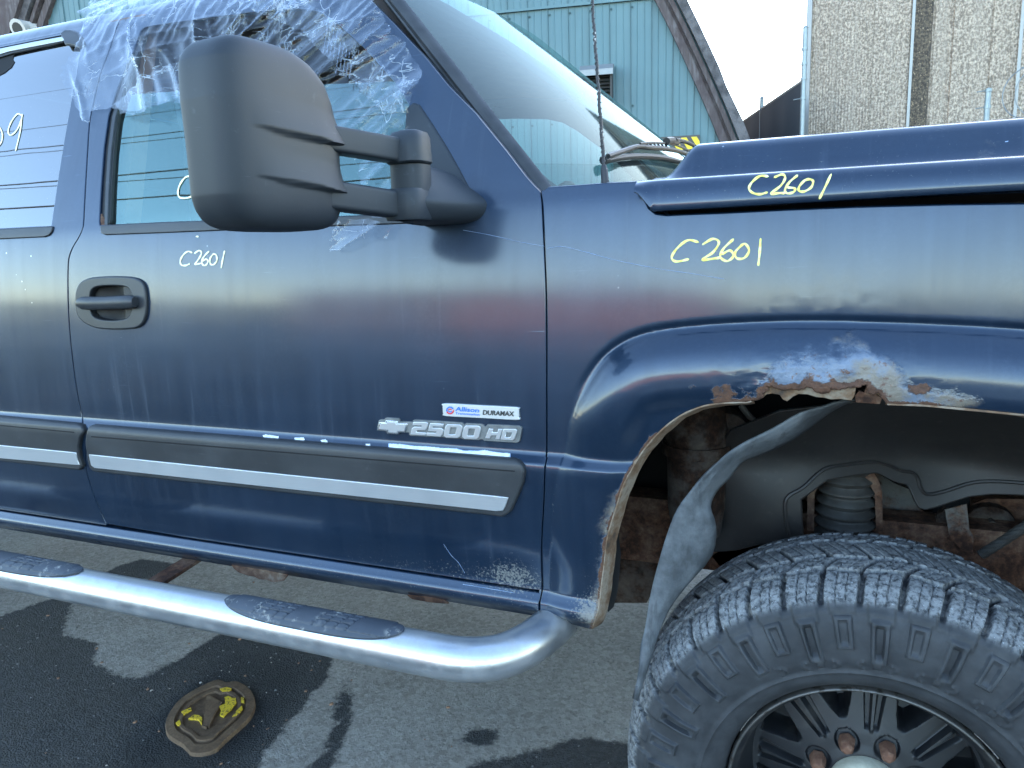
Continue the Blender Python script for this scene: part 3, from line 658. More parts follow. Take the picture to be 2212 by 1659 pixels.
# small round lamp on the wall, upper left
lo_ = np.array(wallpt(-9.62, 5.27, -.0)); lamp = empty('wall_lamp', tuple(lo_)); tag(lamp, 'small white round lamp on the barn wall above the cab roof', 'lamp')
k = NB('lamp_white'); k.p(color=(.55, .52, .48), rough=.5)
m_ = MB(); m_.tube([(0, -.02, 0), (0, -.22, .0)], [.12, .10], 14); m_.build('housing', lamp, 'lamp_white')
m_ = MB(); m_.tube([(.0, -.2, -.0), (.02, -.36, -.06)], [.10, .15], 14); m_.build('shade', lamp, 'lamp_white')
m_ = MB(); m_.tube([(.018, -.355, -.058), (.021, -.372, -.064)], [.10, .09], 14); m_.build('lens', lamp, 'vent_dark')
# warning sign: dark board, white letters, yellow hazard bars
k = NB('sign_brown'); n = k.noise(12, 5); k.p(color=k.mix(n, (.060, .052, .048), (.085, .075, .07)), rough=.6)
k = NB('sign_yellow'); n = k.noise(30, 4); k.p(color=k.mix(n, (.80, .60, .03), (.72, .50, .02)), rough=.5)
k = NB('sign_white'); k.p(color=(.72, .74, .80), rough=.5)
def w_at(q, off=-.05):                         # photograph point -> place on the wall
    d = ray(q); t = ((W0-CAM)@WN+off)/(d@WN); p = CAM+d*t; return np.array(((p-W0)@WD, p[2]))
SG = lambda pts: [w_at(q) for q in zp(2400, 450, 300, 2212, pts)]
br = w_at((1513, 292)); sgo = np.array(wallpt(br[0], br[1]-.5)); sign = empty('warning_sign', tuple(sgo)); tag(sign, 'dark brown warning sign with yellow hazard stripes on the teal wall', 'sign')
def sgp(s_, z_, o_): return tuple(wallpt(s_, z_, o_)-sgo)
c0, c1 = SG([(470, 500), (1655, 405)]); sl = (c1[1]-c0[1])/(c1[0]-c0[0]); 
S0, S1 = c1[0]-1.25, c1[0]; ZT = lambda s_: c1[1]
m_ = MB(); m_.add([sgp(S0, c1[1]-.80, -.05), sgp(S1, c1[1]-.80, -.05), sgp(S1, c1[1], -.05), sgp(S0, c1[1], -.05), sgp(S0, c1[1]-.80, -.02), sgp(S1, c1[1]-.80, -.02), sgp(S1, c1[1], -.02), sgp(S0, c1[1], -.02)], [(0, 1, 2, 3), (7, 6, 5, 4), (0, 4, 5, 1), (1, 5, 6, 2), (2, 6, 7, 3), (3, 7, 4, 0)]); m_.build('board', sign, 'sign_brown', smooth=False)
for pts in ([(845, 520), (1010, 505), (1190, 825), (1035, 838)], [(1128, 495), (1285, 482), (1475, 797), (1318, 815)], [(1408, 472), (1565, 458), (1650, 590), (1648, 780), (1605, 795)]):
    Q = SG(pts); n_ = len(Q); m_ = MB(); m_.add([sgp(a_, b_, -.056) for a_, b_ in Q]+[sgp(a_, b_, -.049) for a_, b_ in Q], [tuple(range(n_))[::-1], *[(i, (i+1) % n_, n_+(i+1) % n_, n_+i) for i in range(n_)]]); m_.build('hazard_bar', sign, 'sign_yellow', smooth=False)
def sign_text(body, quad):
    Q = SG(quad); a_, b_, c_ = Q[0], Q[1], Q[2]
    text_on('lettering', body, lambda u, v_, h: sgp(*(a_+(b_-a_)*u+(c_-a_)*v_), -.055-h), sign, 'sign_white', .002, .03)
sign_text('N', [(628, 778), (815, 764), (628, 560)])
sign_text('QUI', [(1020, 1190), (1430, 1158), (1020, 905)])
# ------------------------------------------------------------------ tall corrugated building, fence, far things
k = NB('corrugated'); n1 = k.noise(30, 4, .75); n2 = k.noise(1, 5, .7, k.mapping((6, 6, .25))); n3 = k.noise(38, 5, .7)
c = k.mix(k.step(n1, .42, .58), (.22, .17, .125), (.58, .46, .355)); c = k.mix(k.mul(k.step(n2, .45, .70), .45), c, (.46, .375, .295)); c = k.mix(k.mul(k.step(n1, .60, .66), .9), c, (.78, .64, .48))
k.p(color=c, rough=.5, normal=k.bump(k.math('ADD', n1, k.mul(n3, .5)), .8, .02))
k = NB('corrugated_dark'); c = k.mix(k.step(n1 if False else k.noise(30, 4, .75), .44, .60), (.06, .046, .034), (.20, .15, .10)); c = k.mix(k.mul(k.step(k.noise(34, 3, .7), .60, .67), .9), c, (.70, .52, .33)); k.p(color=c, rough=.5, normal=k.bump(k.noise(95, 4, .7), .8, .02))
k = NB('flashing'); k.p(color=(.30, .30, .29), rough=.45, metal=.4)
k = NB('steel_frame'); k.p(color=(.12, .10, .09), rough=.7)
HB = np.array([-.40, 12.3, 0.]); HD = np.array([.985, -.17, 0.]); HD /= np.linalg.norm(HD); HN = np.array([-HD[1], HD[0], 0.])
hall = empty('corrugated_hall', tuple(HB)); tag(hall, 'tall beige speckled corrugated hall rising behind the hood', 'building')
def hp(s_, z_, o_=0.0): return HD*s_+HN*o_+np.array([0, 0, z_])
def h_at(q): d = ray(q); t = ((HB-CAM)@HN)/(d@HN); p = CAM+d*t; return float((p-HB)@HD)
edges = [0.0]+[h_at((x, 150)) for x in (1812, 1845, 1890, 1925, 1968, 2004, 2060, 2128, 2200, 2275)]
while edges[-1] < 5.4: edges.append(edges[-1]+1.05)
HT = 8.2
rh = random.Random(8)
for i in range(len(edges)-1):
    a_, b_ = edges[i], edges[i+1]; n_ = max(4, int(round((b_-a_)/.038))); n_ = min(n_, 40)
    V = []; jo = rh.uniform(-.012, .012)-(.03 if i % 2 else 0)
    for j in range(n_*4+1):
        t = j/(n_*4); o_ = -.009*math.sin(2*math.pi*t*n_)+jo
        V += [hp(a_-.03+(b_-a_+.06)*t, 0, o_), hp(a_-.03+(b_-a_+.06)*t, HT, o_)]
    F = [(2*j, 2*j+2, 2*j+3, 2*j+1) for j in range(n_*4)]
    o = mesh('cladding_sheet', V, F, hall, 'corrugated_dark' if i == 5 else 'corrugated', smooth=True)
    if i == 5: o['label'] = 'dark rusty vertical strip in the cladding'
    if i in (4, 8):
        m_ = MB(); m_.loft([[hp(b_-.02, z_, -.05), hp(b_+.02, z_, -.05), hp(b_+.02, z_, -.01), hp(b_-.02, z_, -.01)] for z_ in (0, HT)], True, True); m_.build('seam_flashing', hall, 'flashing', smooth=False)
m_ = MB(); m_.loft([[hp(-.05, z_, -.06), hp(.03, z_, -.06), hp(.03, z_, .0), hp(-.02, z_, .12), hp(-.05, z_, .12)] for z_ in (0, HT)], True, True); m_.build('corner_flashing', hall, 'flashing', smooth=False)
m_ = MB(); m_.loft([[hp(-.04, 0, o_), hp(-.04, HT, o_)] for o_ in (.05, 14)], False, False); m_.build('side_wall', hall, 'corrugated')
m_ = MB(); m_.loft([[hp(-.1, HT, o_), hp(edges[-1]+.3, HT, o_), hp(edges[-1]+.3, HT+.2, o_), hp(-.1, HT+.2, o_)] for o_ in (-.1, 14)], True, True); m_.build('roof', hall, 'flashing', smooth=False)
# chain-link fence with dark screen cloth running back from the steel post
k = NB('screen_cloth'); n = k.noise(1, 3, .6, k.mapping((120, 120, 120))); c = k.mix(n, (.012, .020, .028), (.030, .042, .052)); k.p(color=c, rough=.7)
k = NB('fence_steel'); n = k.noise(14, 5); k.p(color=k.mix(n, (.20, .24, .25), (.34, .38, .39)), metal=.5, rough=.45)
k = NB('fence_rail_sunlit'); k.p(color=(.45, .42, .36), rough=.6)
def fence(name, label, A, B, h, nposts, group, coil=False, top_post=.7, posts=(True,)):
    A = np.array([A[0], A[1], 0.]); B = np.array([B[0], B[1], 0.]); D = B-A; L = np.linalg.norm(D); D /= L; Nn = np.array([-D[1], D[0], 0]); fo = empty(name, tuple(A)); tag(fo, label, 'fence', group)
    # cloth hung on the wire, slightly bellied
    V = []; F = []; nn = 24; mm = 8
    for i in range(nn+1):
        for j in range(mm+1):
            s_ = L*i/nn; z_ = .05+(h-.08)*j/mm; V.append(D*s_+Nn*(.03+.02*math.sin(i*1.9)*math.sin(j*.8))+np.array([0, 0, z_]))
    for i in range(nn):
        for j in range(mm): F.append((i*(mm+1)+j, (i+1)*(mm+1)+j, (i+1)*(mm+1)+j+1, i*(mm+1)+j+1))
    mesh('screen_cloth', V, F, fo, 'screen_cloth')
    # diamond wire mesh
    m_ = MB(); st = .11; wv = .0035
    def strip(p, q):
        p = np.array(p); q = np.array(q); t = q-p; t /= np.linalg.norm(t); u_ = np.cross(t, Nn); m_.add([p-u_*wv-Nn*.0, p+u_*wv, q+u_*wv, q-u_*wv, p-Nn*wv*1.6, q-Nn*wv*1.6], [(0, 4, 5, 3), (4, 1, 2, 5)])
    s_ = -h
    while s_ < L:
        for sg in (1, -1):
            a_ = s_ if sg > 0 else s_+h; p0 = [a_, 0.05]; p1 = [a_+sg*h, h]
            lo_t = 0; hi_t = 1
            for (lim, sgn) in ((0, 1), (L, -1)):
                pass
            ts = [0, 1]
            def cl(t): return a_+sg*h*t
            t0, t1 = 0.0, 1.0
            for lim in (0, L):
                tt = (lim-a_)/(sg*h)
                if 0 < tt < 1:
                    if (cl(0) < 0 and lim == 0) or (cl(0) > L and lim == L): t0 = max(t0, tt)
                    else: t1 = min(t1, tt)
            if t1-t0 > .01 and 0 <= cl((t0+t1)/2) <= L:
                strip(D*cl(t0)+np.array([0, 0, .05+(h-.05)*t0]), D*cl(t1)+np.array([0, 0, .05+(h-.05)*t1]))
        s_ += st
    w_ = m_.build('wire_mesh', fo, 'fence_steel', smooth=False); w_['kind'] = 'stuff'
    m_ = MB(); m_.tube([D*0+np.array([0, 0, h]), D*L+np.array([0, 0, h])], .022, 8); m_.build('top_rail', fo, 'fence_rail_sunlit')
    for i in range(nposts):
        p = D*L*i/max(1, nposts-1); m_ = MB(); hh = h+top_post*(1 if i == 0 else .25)
        m_.tube([p, p+np.array([0, 0, hh])], .034, 12); po = m_.build('post', fo, 'fence_steel')
        m_ = MB(); m_.tube([p+np.array([0, 0, hh]), p+np.array([0, 0, hh+.03])], [.040, .020], 12); m_.build('post_cap', po, 'fence_steel')
        if i == 0:
            for z_ in (h-.25, h+.02, h+.22, h+.42):
                m_ = MB(); m_.tube([p+np.array([0, 0, z_-.02]), p+np.array([0, 0, z_+.02])], .042, 12)
                m_.tube([p+np.array([-.04, 0, z_]), p+np.array([-.13, -.02, z_-.01])], .007, 5); m_.build('post_clamp', po, 'fence_steel')
    if coil:
        P = [D*(L*.12+t*.16/ (2*math.pi)*.9)+np.array([0, 0, h+.32])+.30*(math.cos(t)*np.array([0, 0, 1])+math.sin(t)*(D*.75+Nn*.5)) for t in np.arange(0, 22, .25)]
        m_ = MB(); m_.tube(P, .007, 5); m_.build('razor_wire', fo, 'galvanised')
    return fo
fence('chain_link_fence', 'dark screened chain-link fence sloping beside the beige hall', (-.43, 10.9), (-2.6, 17.2), 3.62, 4, None)
fence('chain_link_fence', 'dark mesh fence with razor wire at the right edge behind the hood', (1.77, 10.3), (4.2, 8.6), 2.72, 3, None, coil=True, top_post=.42)
# ------------------------------------------------------------------ across the yard (seen mirrored in paint and glass)
k = NB('brick'); x_ = k.n('ShaderNodeTexBrick'); k.link(k.mapping((1, 1, 1), rot=(R(90), 0, 0)), x_.inputs['Vector']); x_.inputs['Scale'].default_value = 4; x_.inputs['Color1'].default_value = (.24, .13, .08, 1); x_.inputs['Color2'].default_value = (.30, .17, .11, 1); x_.inputs['Mortar'].default_value = (.3, .28, .25, 1); k.p(color=x_.outputs[0], rough=.85)
k = NB('window_dark'); k.p(color=(.02, .025, .03), rough=.1)
k = NB('rust_orange'); n = k.noise(2.2, 6, .65); k.p(color=k.mix(k.step(n, .3, .7), (.46, .17, .07), (.32, .12, .06)), rough=.7)
bld = empty('brick_building', (-24, -46, 0)); tag(bld, 'low brown brick building across the yard, mirrored in the doors', 'building')
m_ = MB(); m_.box((-14, -8, 0), (14, 0, 4.6)); m_.build('wall', bld, 'brick', smooth=False)
m_ = MB(); m_.box((-14.3, -8.3, 4.6), (14.3, .3, 4.95)); m_.build('roof', bld, 'flashing', smooth=False)
for i in range(7):
    m_ = MB(); m_.box((-12.4+i*3.8, -.05, 1.2), (-10.6+i*3.8, .03, 3.0)); wf = m_.build('window', bld, 'flashing', smooth=False)
    m_ = MB(); m_.box((-12.3+i*3.8, .0, 1.3), (-10.7+i*3.8, .045, 2.9)); m_.build('pane', wf, 'window_dark', smooth=False)
con = empty('storage_shed', (-12.0, -36, 0)); tag(con, 'long rust orange storage shed across the yard, mirrored in the fender', 'shed')
V = []
for j in range(193):
    t = j/192*14.0-7.0; o_ = .04 if (j//2) % 2 else 0; V += [(t, o_, .15), (t, o_, 3.5)]
mesh('side_wall', V, [(2*j, 2*j+1, 2*j+3, 2*j+2) for j in range(192)], con, 'rust_orange', smooth=False)
m_ = MB(); m_.box((-7.03, -5, .12), (7.03, -.02, 3.52)); m_.build('box', con, 'rust_orange', smooth=False)
for z_ in (.05, 3.45):
    m_ = MB(); m_.box((-7.05, -.03, z_), (7.05, .09, z_+.14)); m_.build('rail', con, 'rust_orange', smooth=False)
k = NB('bark'); k.p(color=(.07, .055, .045), rough=.9)
k = NB('autumn_leaf'); ri = k.n('ShaderNodeNewGeometry').outputs['Random Per Island']; k.p(color=k.mix(ri, (.10, .085, .035), (.19, .13, .05)), rough=.7)
k = NB('green_leaf'); ri = k.n('ShaderNodeNewGeometry').outputs['Random Per Island']; k.p(color=k.mix(ri, (.035, .05, .02), (.075, .085, .035)), rough=.7)
# wooded rise closing the yard
rg = random.Random(77); m_ = MB(); m_t = MB()
for i in range(15000):
    a_ = rg.uniform(-1.25, 1.25); d_ = 78+rg.gauss(0, 3); hmax = 4.2+1.6*mnoise.noise(Vector((a_*9, 0, 0)))+1.0*mnoise.noise(Vector((a_*31, 2, 0)))
    c_ = np.array([math.sin(a_)*d_*1.5, -math.cos(a_)*d_, hmax*rg.random()**.7]); n_ = np.array([rg.gauss(0, 1) for _ in range(3)]); n_ /= np.linalg.norm(n_); u_ = np.cross(n_, [.3, .5, .8]); u_ /= np.linalg.norm(u_); v_ = np.cross(n_, u_); s_ = rg.uniform(.25, .6)
    m_.add([c_-u_*s_, c_-v_*s_*.7, c_+u_*s_, c_+v_*s_*.7], [(0, 1, 2, 3)])
o = m_.build('woodland', None, 'green_leaf', smooth=False); tag(o, 'far belt of trees across the yard, mirrored in the doors', 'woodland', kind='stuff')
# poles and overhead cables (their mirror images cross the side windows)
k = NB('pole_wood'); k.p(color=(.10, .075, .055), rough=.9)
for x, lab in ((-24, 'wooden utility pole farther from the truck front'), (9, 'wooden utility pole nearer to the truck front')):
    po = empty('utility_pole', (x, -4.4, 0)); tag(po, lab, 'pole', 'utility poles across the yard'); m_ = MB(); m_.tube([(0, 0, 0), (0, 0, 10.5)], [.16, .11], 10); m_.build('shaft', po, 'pole_wood'); m_ = MB(); m_.box((-.06, -1.2, 9.6), (.06, 1.2, 9.75)); m_.build('cross_arm', po, 'pole_wood', smooth=False)
k = NB('cable_black'); k.p(color=(.02, .02, .018), rough=.6)
for i, (dy, z0, z1, rr, sag) in enumerate([(-1.1, 9.9, 9.9, .008, .5), (0, 9.7, 9.7, .008, .7), (1.1, 9.9, 9.9, .008, .6), (.2, 8.6, 8.8, .010, .9), (.15, 7.6, 7.9, .014, 1.0), (.2, 7.1, 7.0, .017, 1.1), (-.2, 8.0, 7.2, .009, .7)]):
    P = [(-24+33*t, -4.4+dy, z0+(z1-z0)*t-sag*4*t*(1-t)) for t in np.linspace(0, 1, 24)]
    m_ = MB(); m_.tube(P, rr, 6); o = m_.build('overhead_cable', None, 'cable_black'); tag(o, 'black overhead cable mirrored in the side windows', 'cable', 'overhead cables across the yard')
# ------------------------------------------------------------------ the truck: doors, fender, hood, cab
TRUCK = empty('pickup_truck', (0, 1.0, 0))
TRUCK.matrix_world = Matrix.Translation((0, 0, 0)); TRUCK.location = (0, 0, 0)
tag(TRUCK, 'dark navy blue pickup truck with rusted wheel arch and grey running board', 'truck')
ZX = [.972, .976, .980, .984, .988, .992, .996, .732, .728, .724, .720, .716, .712, .708, .704, .70, .695, .69, .685]
def seam_off(P, d):                       # shift an open (x, z) line sideways by d along +x
    return [(a+d, b) for a, b in P]
# rear seam of the front door, top to bottom
SEAM = S2([(263, 37), (240, 98), (217, 160), (200, 232), (193, 267), (187, 360), (181, 470), (178, 494), (170, 513), (158, 533), (150, 553), (147, 576), (147, 640), (150, 710), (157, 780), (166, 845), (178, 905), (184, 925), (187, 940), (186, 965), (184, 1000), (190, 1032), (203, 1072), (219, 1110), (231, 1137)])
SEAM = [tuple(p) for p in catmull(SEAM, 3)]
FRONT = S2([(1168, 415), (1171, 440), (1173, 480), (1177, 560), (1180, 640), (1181, 760), (1181, 900), (1181, 975), (1180, 986), (1179, 1000), (1175, 1080), (1170, 1180), (1166, 1300)])
FRONT = [tuple(p) for p in catmull(FRONT, 3)]
APIL = S2([(802, 0), (852, 50), (924, 128), (972, 187), (1031, 247), (1097, 328), (1140, 384), (1157, 403)])
zb = .733
def W_door(X, Z):
    r = np.zeros_like(X); b = np.zeros_like(X)
    d = np.exp(-((Z-.745)/.035)**2)*.42*sstep(-1.5, -.65, X)+np.exp(-((X+.60)**2+(Z-.765)**2)/.0022)*.42
    d = np.maximum(d, .30*np.exp(-((Z-.71)/.03)**2))
    return np.stack([r, np.clip(d, 0, 1), b, np.ones_like(X)], 1)
front_out = [(SEAM[0][0]+.03, 1.915), (-1.20, 1.915), (-1.02, 1.885)]+[(x-.004, z) for x, z in APIL]+[(x-.003, z) for x, z in FRONT]+[(FRONT[-1][0]-.003, zb)]
front_out += [(-0.75, zb), (-1.1, zb), (-1.4, zb)]+[(x+.003, z) for x, z in reversed(SEAM) if z > zb+.004]
WIN = S2([(214, 488), (213, 476), (217, 400), (223, 320), (233, 250), (252, 190), (285, 112), (303, 66), (312, 58), (330, 54), (440, 38), (540, 25), (640, 17), (690, 24), (730, 50), (790, 105), (850, 172), (885, 226), (880, 300), (876, 400), (874, 476), (728, 471), (500, 477)])
HOLE = S2(catmull(zp(0, 900, 1280, 1930, [(496, 320), (508, 276), (548, 252), (640, 246), (722, 258), (749, 300), (756, 350), (752, 402), (723, 452), (640, 467), (557, 460), (514, 434), (498, 385)]), 2, True))
fdoor = panel('front_door', [front_out, list(reversed(WIN)), list(reversed(HOLE))], TRUCK, 'paint', dx=.03, dz=.03, zextra=ZX+list(np.arange(1.0, 1.42, .012))+list(np.arange(1.42, 1.9, .03)), wear=W_door)
rear_out = [(-2.75, 1.955), (-2.2, 1.952), (-1.75, 1.938), (-1.60, 1.92)]+[(x-.003, z) for x, z in SEAM if z > zb]+[(SEAM[-1][0]-.003, zb), (-2.0, zb), (-2.4, zb), (-2.75, zb)]
RWIN = S2([(-330, 512), (-330, 186), (-100, 121), (0, 98), (60, 86), (128, 72), (150, 70), (164, 76), (173, 88), (175, 104), (166, 160), (148, 255), (132, 350), (120, 430), (111, 490), (60, 492), (-100, 500)])
rdoor = panel('rear_door', [rear_out, RWIN], TRUCK, 'paint', dx=.03, dz=.03, zextra=ZX+list(np.arange(1.0, 1.42, .015))+list(np.arange(1.42, 1.95, .03)), wear=W_door)
rock_out = [(-2.75, .7265), (FRONT[-1][0]-.004, .7265), (FRONT[-1][0]-.004, .675), (-2.75, .675)]
rocker = panel('rocker_panel', rock_out, TRUCK, 'paint', dx=.03, dz=.004, wear=W_door, rim=.03)
# gap fillers and inner body shell (dark, behind the seams)
mb = MB()
shell = [(-2.8, .70), (-.46, .70), (-.50, 1.0), (-.46, 1.38), (-.62, 1.44), (-2.8, 1.40)]
Vs = [(x, float(prof(z))+.022, z) for x, z in shell]; 
V2, F2, E2 = cut_fill([shell], list(np.arange(-2.7, -.5, .15)), list(np.arange(.72, 1.42, .05)))
inner = mesh('inner_shell', [(x, float(prof(z))+.024, z) for x, z in V2], F2, TRUCK, 'gap_black')

# ---- front fender with rusted-through wheel arch
ARCH_PX = [(1275, 1357), (1284, 1330), (1294, 1275), (1301, 1220), (1308, 1160), (1328, 1092), (1345, 1042), (1375, 988), (1405, 948), (1440, 914), (1478, 889), (1520, 873), (1560, 867)]
JAG_PX = [(1600, 865), (1633, 862), (1646, 857), (1644, 847), (1657, 842), (1652, 833), (1664, 832), (1677, 837), (1697, 840), (1712, 838), (1725, 841), (1740, 834), (1757, 835), (1766, 845), (1777, 849), (1788, 847), (1795, 836), (1808, 840), (1825, 838), (1845, 832), (1858, 833), (1870, 827), (1876, 829), (1879, 846), (1885, 850), (1900, 846), (1908, 858), (1917, 869), (1945, 872), (2000, 872), (2050, 875), (2130, 883), (2212, 892)]
ARCH = [tuple(p) for p in catmull(S2(ARCH_PX), 3)]; JAG = S2(JAG_PX)
fr = random.Random(3); JAGD = []
for i in range(len(JAG)-1):
    a, b = JAG[i], JAG[i+1]; n = 3 if i < 29 else 1
    for j in range(n):
        t = j/n; JAGD.append((a[0]+(b[0]-a[0])*t, a[1]+(b[1]-a[1])*t+(fr.uniform(-.0016, .0016) if j else 0)))
JAGD.append(JAG[-1])
AX, AZ = JAG[-1]
arch_front = [(.25, 1.088), (.33, 1.03), (.385, .94), (.42, .83), (.435, .70)]
fen = [(x+.003, z) for x, z in FRONT]
top_px = [(1176, 414), (1186, 407), (1230, 404), (1300, 399), (1378, 395), (1382, 404), (1389, 430), (1399, 452), (1416, 465), (1440, 468), (1480, 466), (1560, 463), (1700, 456), (1850, 450), (2050, 445), (2212, 443)]
TOPF = S2(top_px)
fender_out = TOPF+[(.35, TOPF[-1][1]-.008), (.62, TOPF[-1][1]-.02), (.62, .70)]+list(reversed(arch_front))+list(reversed(JAGD))+list(reversed(ARCH))
fender_out += S2([(1230, 1345), (1185, 1332), (1172, 1325)])+[p for p in reversed(fen)]
def W_fender(X, Z):
    t = flare_t(X, Z)
    # band along the arch opening: rust, blistering
    r = np.zeros_like(X); b = np.zeros_like(X)
    jz = np.interp(X, [p[0] for p in JAG], [p[1] for p in JAG]); dz = Z-jz
    core = np.exp(-((X+.085)/.13)**2)
    inb = (X > -.24) & (X < .19) & (dz > -.02)
    r += np.where(inb, .50*np.exp(-np.maximum(dz, 0)/.009)*(.35+core), 0)
    r += np.where(inb, .44*core*np.exp(-np.maximum(dz, 0)/.030), 0)
    r += .62*np.exp(-(((X+.235)/.05)**2+((Z-1.128)/.012)**2))
    r += .5*np.exp(-(((X-.035)/.03)**2+((Z-1.14)/.012)**2))
    b += np.where(inb, 1.0*core*np.exp(-np.maximum(dz-.012, 0)/.060), 0)+.55*np.exp(-(((X+.02)/.03)**2+((Z-1.15)/.03)**2))
    b += .42*np.exp(-(((X-.07)/.06)**2+((Z-1.122)/.012)**2))
    # lower leg next to the arch edge
    ax = np.interp(Z, [p[1] for p in ARCH], [p[0] for p in ARCH]); dx_ = ax-X
    leg = (Z < 1.05) & (dx_ > -.02)
    r += np.where(leg, .62*np.exp(-np.maximum(dx_, 0)/.007), 0)
    b += np.where(leg, .50*np.exp(-np.maximum(dx_, 0)/.030)*sstep(1.02, .93, Z), 0)
    d = np.where(leg, .45*np.exp(-np.maximum(dx_, 0)/.05)*sstep(.98, .75, Z), 0)+.30*np.exp(-((t-.004)/.006)**2)*sstep(1.18, 1.02, Z)
    d = d+.5*np.exp(-((X+.455)**2+(Z-.715)**2)/.0007)
    return np.stack([np.clip(r, 0, 1), np.clip(d, 0, 1), np.clip(b, 0, 1), np.ones_like(X)], 1)
def J_f(X, Z):
    jz = np.interp(X, [p[0] for p in JAG], [p[1] for p in JAG]); core = np.exp(-((X+.085)/.11)**2)*np.exp(-np.maximum(Z-jz, 0)/.035)
    n = np.array([mnoise.fractal(Vector((x*38, 0, z*38)), 1.0, 2.0, 4) for x, z in zip(X, Z)])
    return core*n*.0045
ysf = lambda X, Z: ys(X, Z)+J_f(np.atleast_1d(X), np.atleast_1d(Z))
fender = panel('front_fender', fender_out, TRUCK, 'paint', yf=ysf, dx=.012, dz=.012, xextra=list(np.arange(-.5375, -.34, .0035)), zextra=ZX+list(np.arange(1.06, 1.24, .0035)), wear=W_fender, rim=.010, rnd=.003)
fender['label'] = 'front fender with rust holes along the wheel arch'
# rusted inner lip showing below the torn skin
LIP_TOP = S2([(1640, 838), (1700, 828), (1760, 826), (1830, 826), (1845, 829)], .007); 
LIP_BOT = S2([(1848, 836), (1845, 854), (1839, 864), (1815, 861), (1795, 862), (1780, 858), (1765, 857), (1745, 851), (1725, 850), (1712, 856), (1700, 866), (1692, 862), (1685, 852), (1668, 849), (1656, 851), (1650, 856), (1645, 850)], .007)
lip = panel('rusted_lip', LIP_TOP+LIP_BOT, fender, 'lip_edge', off=.0075, dx=.01, dz=.008, rim=.006, rnd=.001)
panel('rusted_lip', S2([(1850, 868), (1848, 856), (1856, 846), (1868, 850), (1872, 838), (1880, 838), (1890, 852), (1905, 860), (1900, 872), (1870, 870)], .01), fender, 'rust', off=.010, dx=.01, dz=.008, rim=.006, rnd=.001)
panel('rusted_lip', S2([(1875, 838), (1900, 824), (1930, 838), (1960, 850), (1955, 868), (1915, 868), (1898, 852), (1884, 850)], -.0), fender, 'lip_edge', off=.004, dx=.01, dz=.008, rim=.004, rnd=.001)
# turned-in flange round the arch
def flange(path, depth, inset, name, mat):
    mb = MB(); P = np.array(path); c = np.array([.01, .55]); rings = []
    for i, p in enumerate(P):
        T = P[min(i+1, len(P)-1)]-P[max(i-1, 0)]; n = np.array([T[1], -T[0]]); n /= np.linalg.norm(n)+1e-9
        if n@(c-p) < 0: n = -n
        y = float(np.ravel(ys(p[0], p[1]))[0])
        q = p+n*.002; j = mnoise.noise(Vector((p[0]*40, 3, p[1]*40)))*.003
        rings.append([(p[0], y+.0015, p[1]), (q[0]+n[0]*.002, y-.0005, q[1]+n[1]*.002), (q[0]+n[0]*(inset*.5+j), y+depth*.35, q[1]+n[1]*(inset*.5+j)), (q[0]+n[0]*(inset+j), y+depth+j, q[1]+n[1]*(inset+j)), (p[0]+n[0]*.001, y+depth*.9, p[1]+n[1]*.001)])
    mb.loft(rings, True, True); return mb.build(name, fender, mat)
flange(ARCH+JAGD[:3], .034, .012, 'arch_flange', 'lip_edge')
flange([JAG[-6], JAG[-4], JAG[-1]]+arch_front, .03, .008, 'arch_flange', 'lip_edge')
# fender top return (to the cowl and under the hood)
mb = MB()
rings = []
for x, z in TOPF+[(.35, TOPF[-1][1]-.008), (.62, TOPF[-1][1]-.02)]:
    y = float(np.ravel(ys(x, z))[0]); rings.append([(x, y+.004, z+.001), (x, y+.012, z+.0035), (x, y+.05, z+.004), (x, y+.10, z-.004)])
mb.loft(rings[1:6]+rings[9:], False, False)
mb.build('fender_top', fender, 'paint')

# ---- hood
def hood_sec(x):
    h = float(sstep(-.352, -.292, np.array(x)))*.052
    lo = 1.399+.003*float(sstep(-.33, .15, np.array(x)))
    up = float(sstep(-.366, -.335, np.array(x)))          # rounded rear lower corner
    lo = lo+(1-up)*.030
    a = [(.050, lo+.003), (.018, lo-.001), (.0105, lo+.0005), (.0085, lo+(1.4445-lo)*.09), (.0095, lo+(1.4445-lo)*.31), (.0125, lo+(1.4445-lo)*.57), (.0175, lo+(1.4445-lo)*.79), (.0245, 1.4445), (.034, 1.4480), (.046, 1.4495), (.075, 1.4505), (.110, 1.4520), (.130, 1.4535), (.140, 1.456+h*.06), (.150, 1.459+h*.35), (.162, 1.461+h*.75), (.172, 1.463+h*.93), (.186, 1.464+h), (.25, 1.467+h), (.5, 1.476+h), (1.0, 1.482+h)]
    return a
mb = MB(); rings = []
for x in list(np.arange(-.366, -.28, .006))+list(np.arange(-.27, .64, .03)):
    s_ = hood_sec(x); s_ = s_+[(2.0-y, z) for y, z in reversed(s_[:-1])]
    dz = -.012*max(0, (x+.1))**2
    rings.append([(x, y, z+dz) for y, z in s_])
mb.loft(rings, False, False)
hood = mb.build('hood', TRUCK, None); hood.data.materials.append(MATS['paint'])
W = np.zeros((len(hood.data.vertices), 4), dtype=np.float32); W[:, 3] = 1
co = np.array([v.co for v in hood.data.vertices]); W[:, 2] = .16*((co[:, 2] > 1.455) & (co[:, 1] < .25)); W[:, 1] = .22  # even pale wash puts the hood's sky sheen into its colour
at = hood.data.color_attributes.new('wear', 'FLOAT_COLOR', 'POINT'); at.data.foreach_set('color', W.ravel())
def hood_y(x, z): return np.interp(z, [1.399, 1.404, 1.413, 1.425, 1.435, 1.4445, 1.448], [.0105, .0085, .0095, .0125, .0175, .0245, .034])
